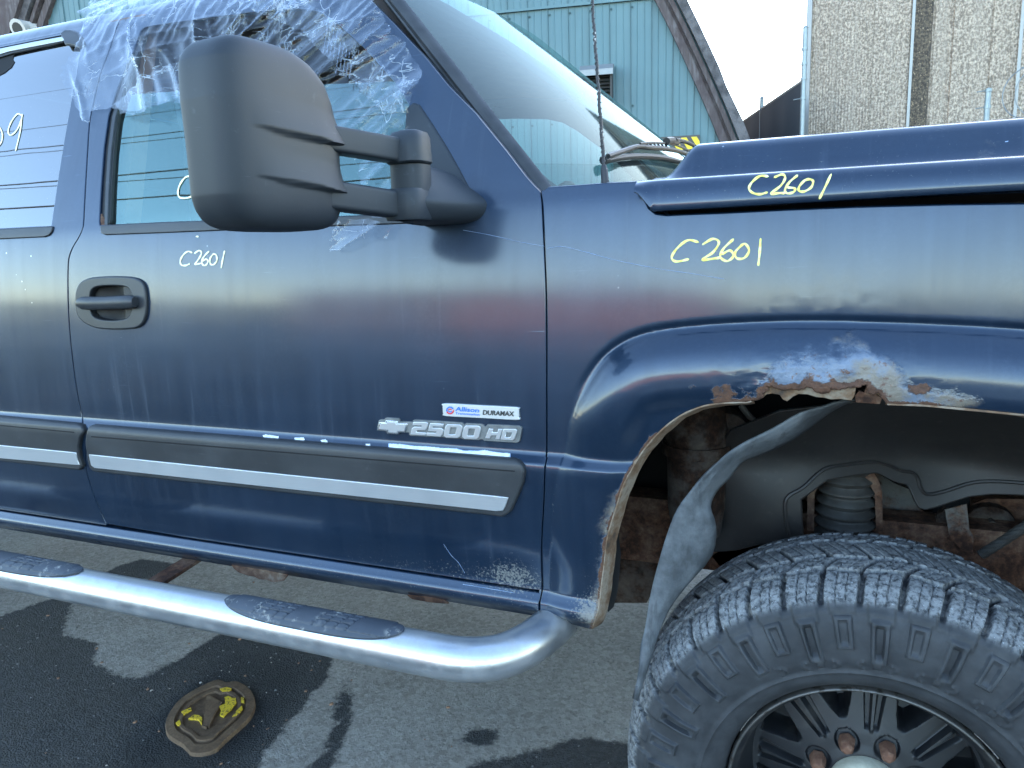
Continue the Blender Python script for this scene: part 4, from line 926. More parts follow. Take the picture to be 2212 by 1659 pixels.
mesh('hood_edge_shadow', [(-.35, .05, 1.40), (.64, .05, 1.40), (.64, 1.95, 1.40), (-.35, 1.95, 1.40)], [(0, 1, 2, 3)], hood, 'gap_black')
# engine bay: dark inner apron under the hood
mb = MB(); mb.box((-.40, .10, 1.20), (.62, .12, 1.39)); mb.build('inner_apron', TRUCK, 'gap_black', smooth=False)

# ---- windshield, pillar trim, cowl, roof
def ws_near(z): return -.546-.903*(z-1.455), .07+.385*(z-1.455)
def ws_pt(z, s):                  # s 0..1 across
    xn, yn = ws_near(z); yn += .020; w_ = 1-yn; y = yn+s*2*w_
    b = .255-.25*(z-1.455)
    return np.array([xn-.012+b*(1-((y-1)/w_)**2), y, z])
NZ, NS = 26, 60
def ss(j): t = j/NS; return t
G = [[ws_pt(1.405+(1.955-1.405)*i/NZ, ss(j)) for j in range(NS+1)] for i in range(NZ+1)]
mb = MB(); mb.loft(G, False, False); screen = mb.build('windshield', TRUCK, 'glass_screen')
# black ceramic band round the glass, near side and bottom
def frit(smax, sgn):
    rings = []
    for i in range(NZ+1):
        z = 1.405+(1.955-1.405)*i/NZ; wd = .020+.085*math.exp(-((z-1.405)/.05)**1.0)
        ring = []
        for j in range(5):
            s = wd*j/4/1.7*1.0; p = ws_pt(z, s if sgn > 0 else 1-s); ring.append(p+np.array([-.004, .002*sgn, -.002]))
        rings.append(ring)
    m_ = MB(); m_.loft(rings, False, False); return m_
frit(.05, 1).build('frit_band', screen, 'dash_black'); frit(.05, -1).build('frit_band', screen, 'dash_black')
rings = [[ws_pt(1.405+.045*i/3, s/40)+np.array([-.004, 0, -.002]) for s in range(41)] for i in range(4)]
m_ = MB(); m_.loft(rings, False, False); m_.build('frit_band', screen, 'dash_black')
# pillar trim strip
rings = []
for i in range(24):
    z = 1.43+(1.95-1.43)*i/23; x, y = ws_near(z)
    T = np.array([-.903, .385, 1.0]); T /= np.linalg.norm(T); nY = np.array([.35, -.9, .25]); nY -= T*(nY@T); nY /= np.linalg.norm(nY); sd = np.cross(T, nY)
    if sd[0] < 0: sd = -sd
    c = np.array([x, y, z]); wd = .017
    prof2 = [(-1.0, -.8), (-.9, .35), (-.72, .55), (-.55, .25), (-.40, .75), (0.1, 1.0), (.6, .85), (.95, .35), (1.05, -.8)]
    rings.append([c+sd*a*wd+nY*b*.008 for a, b in prof2])
m_ = MB(); m_.loft(rings, True, True); m_.build('pillar_trim', TRUCK, 'trim_rubber')
# A-pillar, far side: body-colour pillar seen past the glass
rings = []
for i in range(10):
    z = 1.42+(1.96-1.42)*i/9; x, y = ws_near(z); y = 2-y
    rings.append([(x-.02, y+.03, z), (x+.01, y-.01, z), (x-.02, y-.05, z), (x-.07, y-.03, z), (x-.07, y+.03, z)])
m_ = MB(); m_.loft(rings, True, True); m_.build('pillar', TRUCK, 'trim_rubber')
rings = []
for i in range(10):
    z = 1.42+(1.96-1.42)*i/9; x, y = ws_near(z)
    rings.append([(x-.015, y+.03, z), (x-.03, y+.055, z), (x-.08, y+.05, z), (x-.08, y+.02, z)])
m_ = MB(); m_.loft(rings, True, True); m_.build('pillar', TRUCK, 'interior_dark')
# cowl panel between glass and hood
rings = []
for j in range(31):
    s = j/30; p = ws_pt(1.415, s); y = p[1]
    rings.append([(p[0]-.03, y, 1.41), (p[0]+.015, y, 1.427), (p[0]+.05, y, 1.437+.004*math.sin(j*2.2)), (max(p[0]+.08, -.42), y, 1.440), (-.34+.0*s, y, 1.436), (-.33, y, 1.40)])
m_ = MB(); m_.loft(rings, False, False); m_.build('cowl', TRUCK, 'cowl_grey')
m_ = MB(); m_.loft([[(-.50, .055, 1.43), (-.50, .055, 1.446), (-.50, .12, 1.447), (-.50, .12, 1.43)], [(-.42, .055, 1.43), (-.42, .055, 1.452), (-.42, .13, 1.453), (-.42, .13, 1.43)], [(-.375, .055, 1.43), (-.375, .055, 1.448), (-.375, .12, 1.448), (-.375, .12, 1.43)]], True, True); bevel_mod(m_.build('cowl_cover', TRUCK, 'cowl_grey'), .003)
# roof skin
rings = []
sec = [(.252, 1.917), (.262, 1.930), (.272, 1.943), (.286, 1.956), (.303, 1.9665), (.325, 1.9755), (.36, 1.983), (.44, 1.991), (.6, 1.998), (1.0, 2.004)]
sec = sec+[(2-y, z) for y, z in reversed(sec[:-1])]
for x in list(np.arange(-2.85, -1.1, .06))+[-1.08, -1.04, -1.0, -.965]:
    dz = -.050*float(sstep(-1.35, -.95, np.array(x)))-.03*max(0, -(x+2.2))**2*2
    rings.append([(x-.0*(y-1), y, z+dz) for y, z in sec])
m_ = MB(); m_.loft(rings, False, False); roof = m_.build('roof', TRUCK, None, angle=60); roof.data.materials.append(MATS['paint'])
def plain_wear(o, v=(0, .08, 0, 1)):
    at = o.data.color_attributes.new('wear', 'FLOAT_COLOR', 'POINT'); at.data.foreach_set('color', np.tile(np.array(v, dtype=np.float32), len(o.data.vertices)))
plain_wear(roof)
for o_ in fender.children:
    if o_.name.startswith('fender_top'): plain_wear(o_)
# ------------------------------------------------------------------ door furniture
FD, RD = fdoor, rdoor
def P_(name, px, parent, mat, off, **kw): return panel(name, S2(px, off), parent, mat, off=off, **kw)
# glass
panel('window_glass', S2([(226, 489), (236, 320), (244, 250), (256, 206), (400, 197), (600, 188), (858, 176), (889, 226), (884, 300), (878, 486), (500, 486)], .014), FD, 'glass_front', off=.014, dx=.06, dz=.04, rim=.003, rnd=.001)
panel('window_glass', [(x, z) for x, z in S2([(-340, 520), (-340, 196), (-200, 150), (-100, 128), (0, 106), (60, 94), (138, 78), (160, 78), (175, 94), (176, 118), (168, 162), (151, 257), (135, 352), (123, 432), (113, 500)], .012)], RD, 'glass_rear', off=.012, dx=.06, dz=.04, rim=.003, rnd=.001)
P_('tint_tear', [(-60, 152), (0, 123), (31, 114), (29, 121), (27, 128), (31, 134), (24, 146), (18, 150), (10, 157), (0, 162), (-30, 176)], RD, 'gap_black', .0105, rim=.001, rnd=.0003)
# run channels, belt strips
P_('window_seal', [(216, 488), (214, 476), (218, 400), (224, 320), (234, 250), (253, 190), (286, 112), (304, 67), (318, 64), (302, 112), (276, 180), (262, 215), (251, 262), (244, 330), (238, 420), (236, 487)], FD, 'rubber_seal', .006, dx=.02, dz=.03, rim=.008)
P_('channel_bead', [(226, 486), (229, 400), (234, 322), (243, 252), (262, 188), (294, 112), (298, 113), (267, 190), (248, 254), (239, 324), (234, 402), (231, 486)], FD, 'black_plastic', .002, dx=.02, dz=.03, rim=.006)
P_('rust_spot', [(213, 486), (210, 478), (213, 470), (216, 464), (219, 462), (221, 468), (226, 474), (230, 482), (225, 487)], FD, 'rust', .003, rim=.003, rnd=.0005)
P_('belt_strip', [(217, 489), (360, 482), (500, 478), (728, 470), (880, 464), (880, 480), (728, 485), (500, 494), (360, 500), (226, 505), (219, 502)], FD, 'black_plastic', -.004, dx=.05, dz=.006, rim=.012, rnd=.003)
P_('belt_strip', [(-330, 510), (-100, 502), (0, 497), (111, 491), (109, 500), (104, 506), (95, 509.5), (0, 514), (-100, 519), (-330, 531)], RD, 'black_plastic', -.004, dx=.05, dz=.006, rim=.012, rnd=.003)
P_('window_channel', [(-330, 180), (-100, 118), (0, 96), (40, 89), (70, 83), (100, 77), (128, 71), (135, 78), (138, 90), (80, 102), (30, 113), (0, 122), (-100, 150), (-330, 215)], RD, 'rubber_seal', .004, dx=.05, dz=.01, rim=.008)
P_('channel_trim', [(-330, 196), (-100, 131), (0, 106), (70, 92), (137, 80), (138, 86), (70, 99), (20, 109), (0, 115), (-100, 140), (-330, 205)], RD, 'brushed_strip', .000, dx=.05, dz=.01, rim=.006)
o = P_('corner_trim', [(131, 72), (140, 69), (150, 69), (162, 74), (171, 84), (176, 97), (172, 101), (160, 94), (148, 92), (140, 92), (138, 82)], RD, 'moulding_plastic', -.006, dx=.02, dz=.01, rim=.014, rnd=.006)
# ---- handle
HZ = lambda pts: zp(0, 900, 1280, 1930, pts)
hout = catmull(HZ([(428, 340), (433, 290), (455, 248), (500, 226), (570, 217), (660, 215), (750, 222), (795, 245), (812, 290), (818, 370), (811, 435), (788, 475), (745, 492), (640, 497), (545, 490), (485, 467), (447, 432), (430, 385)]), 3, True)
hin = catmull(HZ([(500, 320), (512, 278), (550, 256), (640, 250), (718, 260), (745, 300), (752, 350), (748, 400), (720, 448), (640, 463), (560, 456), (518, 432), (502, 385)]), 3, True)
handle = panel('door_handle', [S2(hout, -.007), list(reversed(S2(hin, -.007)))], FD, 'black_plastic', off=-.007, dx=.02, dz=.02, rim=.014, rnd=.004)
panel('handle_cup', S2(hin, .0), FD, 'rubber_seal', dx=.012, dz=.012, yf=lambda X, Z: ys(X, Z)+.024*np.clip(1-((X+1.548)/.056)**2, 0, 1)*np.clip(1-((Z-1.262)/.048)**2, 0, 1)**.5, rim=.002, rnd=.0005)
pts = [onS(q, -.016) for q in HZ([(446, 357), (470, 357), (520, 358), (600, 356), (690, 352), (745, 350), (764, 350)])]
m_ = MB(); m_.tube(pts, [.0085, .0125, .0130, .0125, .0125, .0125, .0090], 16, True, 1.15); m_.build('handle_lever', FD, 'black_plastic', angle=60)
# ---- side mouldings with bright strip
P_('side_moulding', [(199, 923), (193, 925), (189, 936), (186, 958), (190, 988), (194, 1008), (199, 1014), (206, 1016), (600, 1059), (1065, 1110), (1080, 1112), (1087, 1110), (1097, 1103), (1111, 1073), (1124, 1042), (1127, 1021), (1123, 1008), (1115, 1001), (1105, 998), (650, 960)], FD, 'moulding_plastic', -.010, dx=.05, dz=.008, rim=.013, rnd=.005)
P_('moulding_groove', [(197, 942), (650, 979), (1112, 1017), (1112, 1019.5), (650, 981.5), (197, 944.5)], FD, 'gap_black', -.0103, dx=.05, dz=.02, rim=.0006, rnd=.0002)
P_('bright_strip', [(192, 983), (600, 1025), (1096, 1076), (1090, 1093), (1085, 1102), (1070, 1103), (600, 1053), (204, 1010), (197, 1005)], FD, 'brushed_strip', -.0125, dx=.05, dz=.006, rim=.004, rnd=.0015)
P_('side_moulding', [(-340, 880), (0, 904), (165, 920), (173, 923), (176, 932), (168, 945), (165, 965), (168, 990), (173, 1006), (168, 1012), (0, 993), (-340, 957)], RD, 'moulding_plastic', -.010, dx=.05, dz=.008, rim=.013, rnd=.005)
P_('moulding_groove', [(-340, 893), (0, 918), (160, 933), (160, 935), (0, 920), (-340, 895)], RD, 'gap_black', -.0103, dx=.05, dz=.02, rim=.0006, rnd=.0002)
P_('bright_strip', [(-340, 930), (0, 963), (163, 979), (166, 995), (170, 1004), (0, 989), (-340, 954)], RD, 'brushed_strip', -.0125, dx=.05, dz=.006, rim=.004, rnd=.0015)
# ---- paint flaked to bare primer on the ledge
BZ = lambda pts: zp(1380, 1480, 620, 2212, pts)
def flake(px, mat, off, seed, amp=.5, par=FD):
    rg = random.Random(seed); d = densify(px, 3.0); d = [(a_+rg.uniform(-amp, amp), b_+rg.uniform(-amp, amp)) for a_, b_ in d]
    return panel('paint_flake', S2(d, off), par, mat, off=off, dx=.05, dz=.002, rim=.0006, rnd=.0002)
flake(BZ([(270, 655), (420, 660), (600, 685), (760, 690), (980, 712), (1180, 720), (1280, 748), (1460, 752), (1560, 742), (1760, 775), (1900, 785), (1905, 835), (1780, 842), (1600, 862), (1450, 838), (1280, 812), (1000, 778), (700, 765), (480, 742), (280, 732)]), 'bare_blue', -.0006, 1)
flake(BZ([(280, 660), (420, 668), (600, 690), (760, 695), (880, 705), (980, 720), (1180, 725), (1280, 755), (1460, 760), (1560, 748), (1650, 765), (1760, 780), (1890, 790), (1895, 830), (1780, 835), (1640, 850), (1450, 828), (1280, 803), (1150, 790), (1000, 770), (850, 758), (700, 758), (530, 748), (320, 725), (285, 700)]), 'bare_white', -.0012, 2)
for i, pl in enumerate(([(1485, 1105), (1500, 1100), (1575, 1110), (1572, 1138), (1530, 1138), (1495, 1125)], [(1665, 1118), (1715, 1117), (1722, 1130), (1700, 1142), (1668, 1138)], [(1828, 1133), (1850, 1133), (1847, 1152), (1826, 1150)])): flake(HZ(pl), 'bare_white', -.0012, 10+i, .4)
for i, pl in enumerate(([(2, 528), (30, 524), (42, 540), (20, 550)], [(258, 550), (282, 550), (286, 564), (262, 567)])): flake(zp(1200, 1300, 1200, 1810, pl), 'bare_white', -.0012, 20+i, .4)
# ---- badges
def plate(name, loops, par, mat, off, th): return panel(name, [S2(L, off) if i == 0 else list(reversed(S2(L, off))) for i, L in enumerate(loops)], par, mat, off=off, dx=.06, dz=.03, rim=th, rnd=.0011)
plate('badge_back', [BZ([(120, 472), (148, 350), (158, 343), (225, 340), (230, 322), (245, 316), (405, 324), (416, 336), (415, 362), (600, 374), (606, 348), (620, 343), (1245, 380), (1270, 392), (1285, 412), (1310, 390), (1520, 402), (1545, 415), (1560, 436), (1575, 432), (1600, 406), (2015, 424), (2045, 440), (2050, 465), (2022, 615), (2005, 632), (1975, 637), (1555, 612), (1530, 590), (1500, 592), (1475, 602), (1275, 592), (1240, 575), (1200, 582), (1040, 574), (1000, 560), (970, 563), (570, 545), (552, 530), (550, 502), (500, 500), (410, 500), (405, 524), (258, 518), (245, 486)])], FD, 'badge_back', -.004, .005)
LET = {'two': [[(608, 372), (770, 374), (795, 384), (792, 410), (778, 452), (755, 470), (652, 470), (640, 508), (770, 516), (764, 541), (568, 530), (588, 458), (615, 437), (712, 437), (722, 411), (600, 406)]],
       'five': [[(832, 388), (1006, 397), (1000, 426), (862, 420), (852, 449), (978, 455), (1002, 474), (992, 530), (960, 556), (784, 545), (788, 514), (908, 520), (918, 490), (806, 482)]],
       'zero': [[(1062, 404), (1220, 407), (1250, 422), (1255, 450), (1232, 550), (1195, 573), (1045, 570), (1015, 548), (1019, 500), (1040, 428)], [(1108, 432), (1186, 435), (1190, 446), (1170, 535), (1160, 541), (1080, 540), (1075, 530), (1095, 442)]],
       'letter_h': [[(1622, 460), (1666, 464), (1655, 508), (1735, 513), (1745, 465), (1791, 468), (1756, 593), (1704, 592), (1722, 542), (1642, 541), (1622, 583), (1569, 580)]],
       'letter_d': [[(1815, 467), (1965, 467), (1986, 480), (1984, 505), (1955, 590), (1930, 606), (1773, 598)], [(1848, 498), (1930, 503), (1932, 515), (1905, 575), (1895, 580), (1828, 577)]]}
for key, loops in LET.items():
    plate('badge_letter', [BZ(L) for L in loops], FD, 'badge_letter', -.0062, .003)
plate('badge_letter', [BZ([(a_+247, b_+16) for a_, b_ in L]) for L in LET['zero']], FD, 'badge_letter', -.0062, .003)
plate('badge_emblem', [BZ([(155, 374), (232, 376), (243, 350), (392, 360), (385, 385), (521, 392), (491, 498), (405, 495), (400, 521), (262, 515), (256, 480), (122, 470)])], FD, 'chrome', -.0068, .003)
plate('badge_emblem_face', [BZ([(172, 388), (246, 388), (258, 366), (374, 372), (368, 398), (500, 405), (478, 485), (392, 482), (386, 506), (276, 500), (270, 468), (145, 458)])], FD, 'badge_letter', -.0078, .0012)
plate('name_plate', [catmull(BZ([(1004, 190), (1004, 150), (1030, 128), (1500, 152), (1975, 177), (2008, 200), (2012, 255), (2010, 305), (1985, 332), (1500, 306), (1045, 281), (1010, 255)]), 3, True)], FD, 'badge_plate', -.0045, .005)
def on_text(body, p0, p1, p2, mat, bold=.0, off=-.0058):
    a_, b_, c_ = [np.array(q) for q in BZ([p0, p1, p2])]
    text_on('lettering', body, lambda u, v_, h: onS(a_+(b_-a_)*u+(c_-a_)*v_, off-abs(h)), FD, mat, 0.0, bold)
on_text('Allison', (1165, 219), (1480, 240), (1172, 160), 'print_blue', .02)
on_text('Transmission', (1164, 264), (1489, 284), (1168, 232), 'print_blue', .012)
on_text('DURAMAX', (1534, 270), (1952, 291), (1540, 205), 'print_black', .03)
def arc_stroke(cx_, cy_, r_, a0, a1, wd, mat): 
    strokes('logo_arc', [BZ([(cx_+r_*math.cos(R(a_)), cy_-r_*math.sin(R(a_))) for a_ in np.linspace(a0, a1, 8)])], wd, FD, mat, off=-.0056)
arc_stroke(1097, 210, 44, 25, 200, 2.8, 'print_blue'); arc_stroke(1097, 210, 44, 205, 360, 3.0, 'print_red'); arc_stroke(1097, 212, 20, 30, 175, 2.2, 'print_red'); arc_stroke(1097, 212, 20, 210, 340, 2.2, 'print_blue')
# ---- hand-written stock numbers
strokes('marker_writing', [HZ(p) for p in ([(1086, 72), (1062, 65), (1036, 85), (1020, 115), (1025, 140), (1050, 144), (1072, 135)], [(1100, 76), (1125, 60), (1139, 73), (1125, 105), (1103, 137), (1122, 135), (1140, 131)], [(1182, 64), (1156, 90), (1141, 120), (1149, 142), (1166, 140), (1176, 120), (1165, 108), (1146, 120)], [(1207, 78), (1188, 105), (1190, 135), (1209, 138), (1226, 115), (1222, 85), (1204, 79)], [(1270, 62), (1259, 110), (1251, 157)])], 3.4, FD, 'marker_cream')
strokes('marker_writing', [[(424, 511), (428, 511)]], 4, FD, 'marker_cream')
strokes('marker_writing', [[(1508, 523), (1486, 519), (1463, 536), (1451, 556), (1461, 565), (1487, 560)], [(1518, 528), (1540, 516), (1553, 524), (1540, 545), (1517, 561), (1545, 558), (1557, 556)], [(1584, 517), (1563, 537), (1556, 555), (1571, 564), (1584, 553), (1577, 541), (1560, 549)], [(1604, 528), (1588, 545), (1592, 558), (1608, 557), (1618, 541), (1610, 527), (1600, 531)], [(1643, 516), (1641, 545), (1638, 573)]], 5.2, fender, 'marker_yellow')
strokes('scratch', [[(1183, 536), (1215, 533), (1260, 543), (1330, 562), (1420, 580), (1500, 592), (1565, 603)]], .9, fender, 'bare_blue')
strokes('scratch', [[(1000, 497), (1060, 508), (1120, 522), (1176, 532)]], .8, FD, 'bare_blue')
strokes('scratch', [[(958, 1175), (975, 1200), (990, 1215), (1004, 1238)]], .8, FD, 'bare_blue')
strokes('scratch', [[(1000, 1262), (1060, 1272), (1112, 1281)]], .9, FD, 'bare_blue')
ZH = lambda pts: zp(2400, 0, 1440, 2212, pts)
strokes('marker_writing', [ZH(p) for p in ([(737, 1016), (690, 1014), (645, 1050), (628, 1086), (650, 1111), (690, 1119), (732, 1108)], [(775, 1021), (820, 1004), (836, 1025), (810, 1070), (753, 1116), (800, 1112), (832, 1113)], [(907, 1010), (860, 1050), (835, 1095), (850, 1114), (885, 1106), (891, 1085), (850, 1080)], [(952, 1035), (920, 1070), (915, 1098), (945, 1103), (985, 1080), (997, 1045), (975, 1032), (945, 1040)], [(1101, 1004), (1070, 1070), (1034, 1144)])], 5.0, hood, 'marker_yellow', yf=hood_y)
def dome_y(x, z): return np.interp(z, [1.455, 1.462, 1.478, 1.500, 1.5115], [.138, .143, .152, .164, .174])
rg = random.Random(31)
for (a_, b_, w_, h_) in ((410, 905, 26, 16), (560, 903, 14, 10), (590, 900, 20, 12), (640, 895, 10, 8), (720, 896, 24, 9), (800, 886, 44, 12), (905, 884, 12, 8), (980, 882, 26, 14), (1190, 858, 10, 12), (1300, 846, 18, 16), (1335, 850, 26, 18), (1385, 838, 14, 12), (1490, 828, 12, 10), (1605, 830, 34, 20), (1650, 824, 14, 12), (1720, 818, 16, 12), (1860, 806, 14, 10), (2110, 812, 24, 12)):
    P = [(a_+w_*.5*math.cos(t)*rg.uniform(.6, 1.2), b_+h_*.5*math.sin(t)*rg.uniform(.6, 1.2)) for t in np.arange(0, 6.2, .7)]
    panel('paint_flake', [tuple(onS(q, -.0008, dome_y)[[0, 2]]) for q in ZH(P)], hood, 'bare_blue', yf=dome_y, off=-.0012, rim=.0008, rnd=.0003)
Z1 = lambda pts: zp(0, 0, 960, 1659, pts)
strokes('marker_writing', [Z1([(140, 748), (112, 739), (72, 790), (52, 850), (70, 876), (110, 840), (138, 775), (143, 742), (130, 850), (101, 976)]), Z1([(-30, 800), (0, 830), (15, 870), (10, 915), (-12, 950)])], 2.6, RD, 'marker_cream', off=.0105)
strokes('marker_writing', [Z1([(1240, 1140), (1200, 1150), (1166, 1195), (1152, 1250), (1170, 1282), (1225, 1280), (1260, 1255)])], 3.4, FD, 'marker_cream', off=.0122)

# ------------------------------------------------------------------ towing mirror
mirror = empty('towing_mirror', (0, 0, 0), TRUCK); mirror['label'] = 'large dark grey towing mirror on two arms'
TH = .12; ML = np.array([-math.sin(TH), -math.cos(TH), 0]); MD = np.array([math.cos(TH), -math.sin(TH), 0]); MC = np.array([-.8155, -.2955, 0]); MA, MBd = .112, .056
ZB, ZTp = 1.384, 1.632
def sgnp(v, n): return math.copysign(abs(v)**(2/n), v)
def head_sec(t):
    z = ZB+(ZTp-ZB)*t; u = 2*t-1
    f = (1-abs(u)**8.0)**(1/4.0) if abs(u) < 1 else 0.0
    a_in = MA-np.interp(z, [1.40, 1.52, 1.54, 1.567, 1.590, 1.612, 1.632], [0, 0, .004, .010, .020, .042, .076]); a_out = MA-np.interp(z, [1.385, 1.43, 1.55, 1.60, 1.632], [.010, .002, 0, .004, .014])
    return z, f, a_in, a_out
def face_step(l, z):
    """arm fairings: the shell swells towards the arms and breaks off sharply underneath"""
    t = min(1.0, max(0.0, (.072-l)/(.072+MA))); g = 0.0
    for za, zb_, hh in ((1.5150, 1.5020, .050), (1.4520, 1.4340, .044)):
        zs_ = za+(zb_-za)*t; u = (z-zs_)/hh
        if u > 0: g += .017*t**.8*max(0.0, 1-u)**1.6*min(1.0, (z-zs_)/.0022)
    return g
rings = []; NRG = 132
for i in range(NRG+1):
    t = i/NRG
    t = .5+.5*math.copysign(abs(2*t-1)**.86, 2*t-1) if abs(2*t-1) > 0 else .5
    t = min(max(t, .0008), .9992); z, f, ai, ao = head_sec(t); ring_ = []
    ce = MC+ML*(ao-ai)/2; a_ = (ao+ai)/2*(1-(1-f)*.9); b_ = MBd*(1-(1-f)*.85)
    for k_ in range(96):
        an = 2*math.pi*k_/96; l = sgnp(math.cos(an), 4.8)*a_; d_ = sgnp(math.sin(an), 4.2)*b_
        if d_ > 0: d_ += face_step(l+(ao-ai)/2, z)*min(1.0, d_/(b_*.8))-.006*((l/MA)**2)
        ring_.append(ce+ML*l+MD*(d_-.006*abs(2*t-1)**2)+np.array([0, 0, z]))
    rings.append(ring_)
m_ = MB(); m_.loft(rings, True, True); head = m_.build('mirror_head', mirror, 'mirror_plastic', angle=70)
# reflecting glass on the rear side
m_ = MB(); m_.loft([[MC+ML*l*.075-MD*(MBd*.985)+np.array([0, 0, z]) for l in (-1, -.5, 0, .5, 1)] for z in (1.41, 1.5, 1.6)], False, False); m_.build('mirror_glass', mirror, 'chrome')
def arm(z0, z1, hh, dp, P0, P1, name='arm'):
    rings = []; P0 = np.array(P0); P1 = np.array(P1); d_ = P1-P0; d_ /= np.linalg.norm(d_); sd_ = np.array([-d_[1], d_[0], 0]); sd_ = sd_ if sd_[0] > 0 else -sd_
    for t in (0, .25, .5, .75, 1):
        c_ = P0+(P1-P0)*t; z = z0+(z1-z0)*t; r_ = []
        for k_ in range(36):
            an = 2*math.pi*k_/36; r_.append((c_[0]+sd_[0]*sgnp(math.cos(an), 7)*dp, c_[1]+sd_[1]*sgnp(math.cos(an), 7)*dp, z+sgnp(math.sin(an), 7)*hh))
        rings.append(r_)
    m_ = MB(); m_.loft(rings, True, True); return m_.build(name, mirror, 'mirror_plastic', angle=50)
arm(1.520, 1.508, .019, .019, (-.792, -.27, 0), (-.722, -.090, 0)); arm(1.440, 1.424, .021, .020, (-.792, -.27, 0), (-.726, -.090, 0))
def rr(cx_, cy_, ax, ay, z, n=3.0, cnt=28): return [(cx_+sgnp(math.cos(2*math.pi*k_/cnt), n)*ax, cy_+sgnp(math.sin(2*math.pi*k_/cnt), n)*ay, z) for k_ in range(cnt)]
m_ = MB(); m_.loft([rr(-.712, -.082, .031, .030, 1.488), rr(-.712, -.082, .034, .033, 1.491), rr(-.712, -.082, .033, .032, 1.512), rr(-.711, -.081, .031, .030, 1.528), rr(-.710, -.079, .026, .026, 1.537), rr(-.709, -.078, .014, .014, 1.541)], True, True); m_.build('pivot_cap', mirror, 'mirror_plastic', angle=45)
m_ = MB(); m_.loft([rr(-.713, -.078, .028, .028, 1.400), rr(-.713, -.078, .030, .030, 1.43), rr(-.713, -.078, .030, .029, 1.487)], True, True); m_.build('pivot_post', mirror, 'mirror_plastic', angle=45)
m_ = MB(); m_.loft([rr(-.716, -.086, .032, .032, 1.400), rr(-.716, -.086, .034, .034, 1.404), rr(-.716, -.086, .034, .034, 1.444), rr(-.716, -.086, .031, .031, 1.449)], True, True); m_.build('arm_socket', mirror, 'mirror_plastic', angle=45)
def foot_sec(Y, x0, x1, z0, z1):
    w_, h_ = x1-x0, z1-z0
    P = [(x0, z0+.008), (x0, z1-.010), (x0+.010, z1), (x0+.42*w_, z1-.006), (x0+.72*w_, z0+.66*h_), (x1-.006, z0+.42*h_), (x1, z0+.28*h_), (x1-.008, z0+.10*h_), (x1-.30*w_, z0), (x0+.012, z0)]
    return [(p[0], Y, p[1]) for p in catmull(P, 4, True)]
m_ = MB(); m_.loft([foot_sec(-.098, -.738, -.690, 1.408, 1.486), foot_sec(-.088, -.742, -.680, 1.403, 1.491), foot_sec(-.06, -.746, -.665, 1.399, 1.494), foot_sec(-.02, -.748, -.648, 1.397, 1.494), foot_sec(.015, -.750, -.634, 1.396, 1.492), foot_sec(.034, -.752, -.628, 1.395, 1.490)], True, True); m_.build('mount_foot', mirror, 'mirror_plastic', angle=50)
o = panel('sail_patch', S2(([(878, 480), (876, 300), (880, 236), (892, 226), (902, 230), (930, 272), (960, 320), (988, 370), (1010, 412), (1021, 438), (1022, 455), (1014, 468), (995, 477), (960, 481), (910, 483)]), -.004), mirror, 'mirror_plastic', off=-.004, dx=.03, dz=.02, rim=.014, rnd=.004)
# ------------------------------------------------------------------ front wheel
HUB = np.array([.011, 0.0, .417])
wheel = empty('wheel', tuple(HUB), TRUCK)
TP = [(.224, .055), (.226, .040), (.232, .026), (.240, .016), (.252, .007), (.262, .003), (.266, .0005), (.270, .002), (.285, -.004), (.300, -.007), (.318, -.0085), (.335, -.007), (.352, -.003), (.366, .003), (.378, .010), (.388, .019), (.3955, .029), (.4005, .040), (.4045, .055), (.408, .075), (.411, .10), (.4125, .13), (.413, .15), (.4125, .17), (.411, .20), (.408, .225), (.4045, .245), (.4005, .260), (.3955, .271), (.388, .281), (.366, .297), (.335, .307), (.30, .307), (.252, .293), (.226, .26)]
TPc = catmull(TP, 4); seglen = np.r_[0, np.cumsum(np.hypot(*np.diff(TPc, axis=0).T))]
NPp, NT = 150, 1500
# finer sampling on the visible outer half
tot = seglen[-1]; sp = np.r_[np.linspace(0, tot*.72, 136), np.linspace(tot*.74, tot, NPp-136)]
pr = np.interp(sp, seglen, TPc[:, 0]); py = np.interp(sp, seglen, TPc[:, 1])
tr_ = np.gradient(pr, sp); ty_ = np.gradient(py, sp); nr, ny_ = -ty_, tr_          # normal candidates
flip = np.sign((nr*(pr-.30)+ny_*(py-.15))); flip[flip == 0] = 1; nr, ny_ = nr*flip, ny_*flip
NL = 42
th = 2*np.pi*np.arange(NT)/NT; TT, II = np.meshgrid(th, np.arange(NPp), indexing='ij')
Rr_, Yy_ = pr[II], py[II]; q = TT*NL/(2*np.pi); fr_ = q % 1; qi = np.floor(q).astype(int)
rgt = np.random.RandomState(4); jit = rgt.uniform(-.06, .06, NL)
def box_(f, a, b, s=.05): return sstep(a-s, a+s, f)*(1-sstep(b-s, b+s, f))
H = np.zeros_like(Rr_); wearR = np.zeros_like(Rr_); wearG = np.zeros_like(Rr_)
depth = .013
trd = sstep(.372, .384, Rr_)*((Yy_ < .30))
wob = .010*(np.abs(((q*.5) % 1)-.5)*4-1)
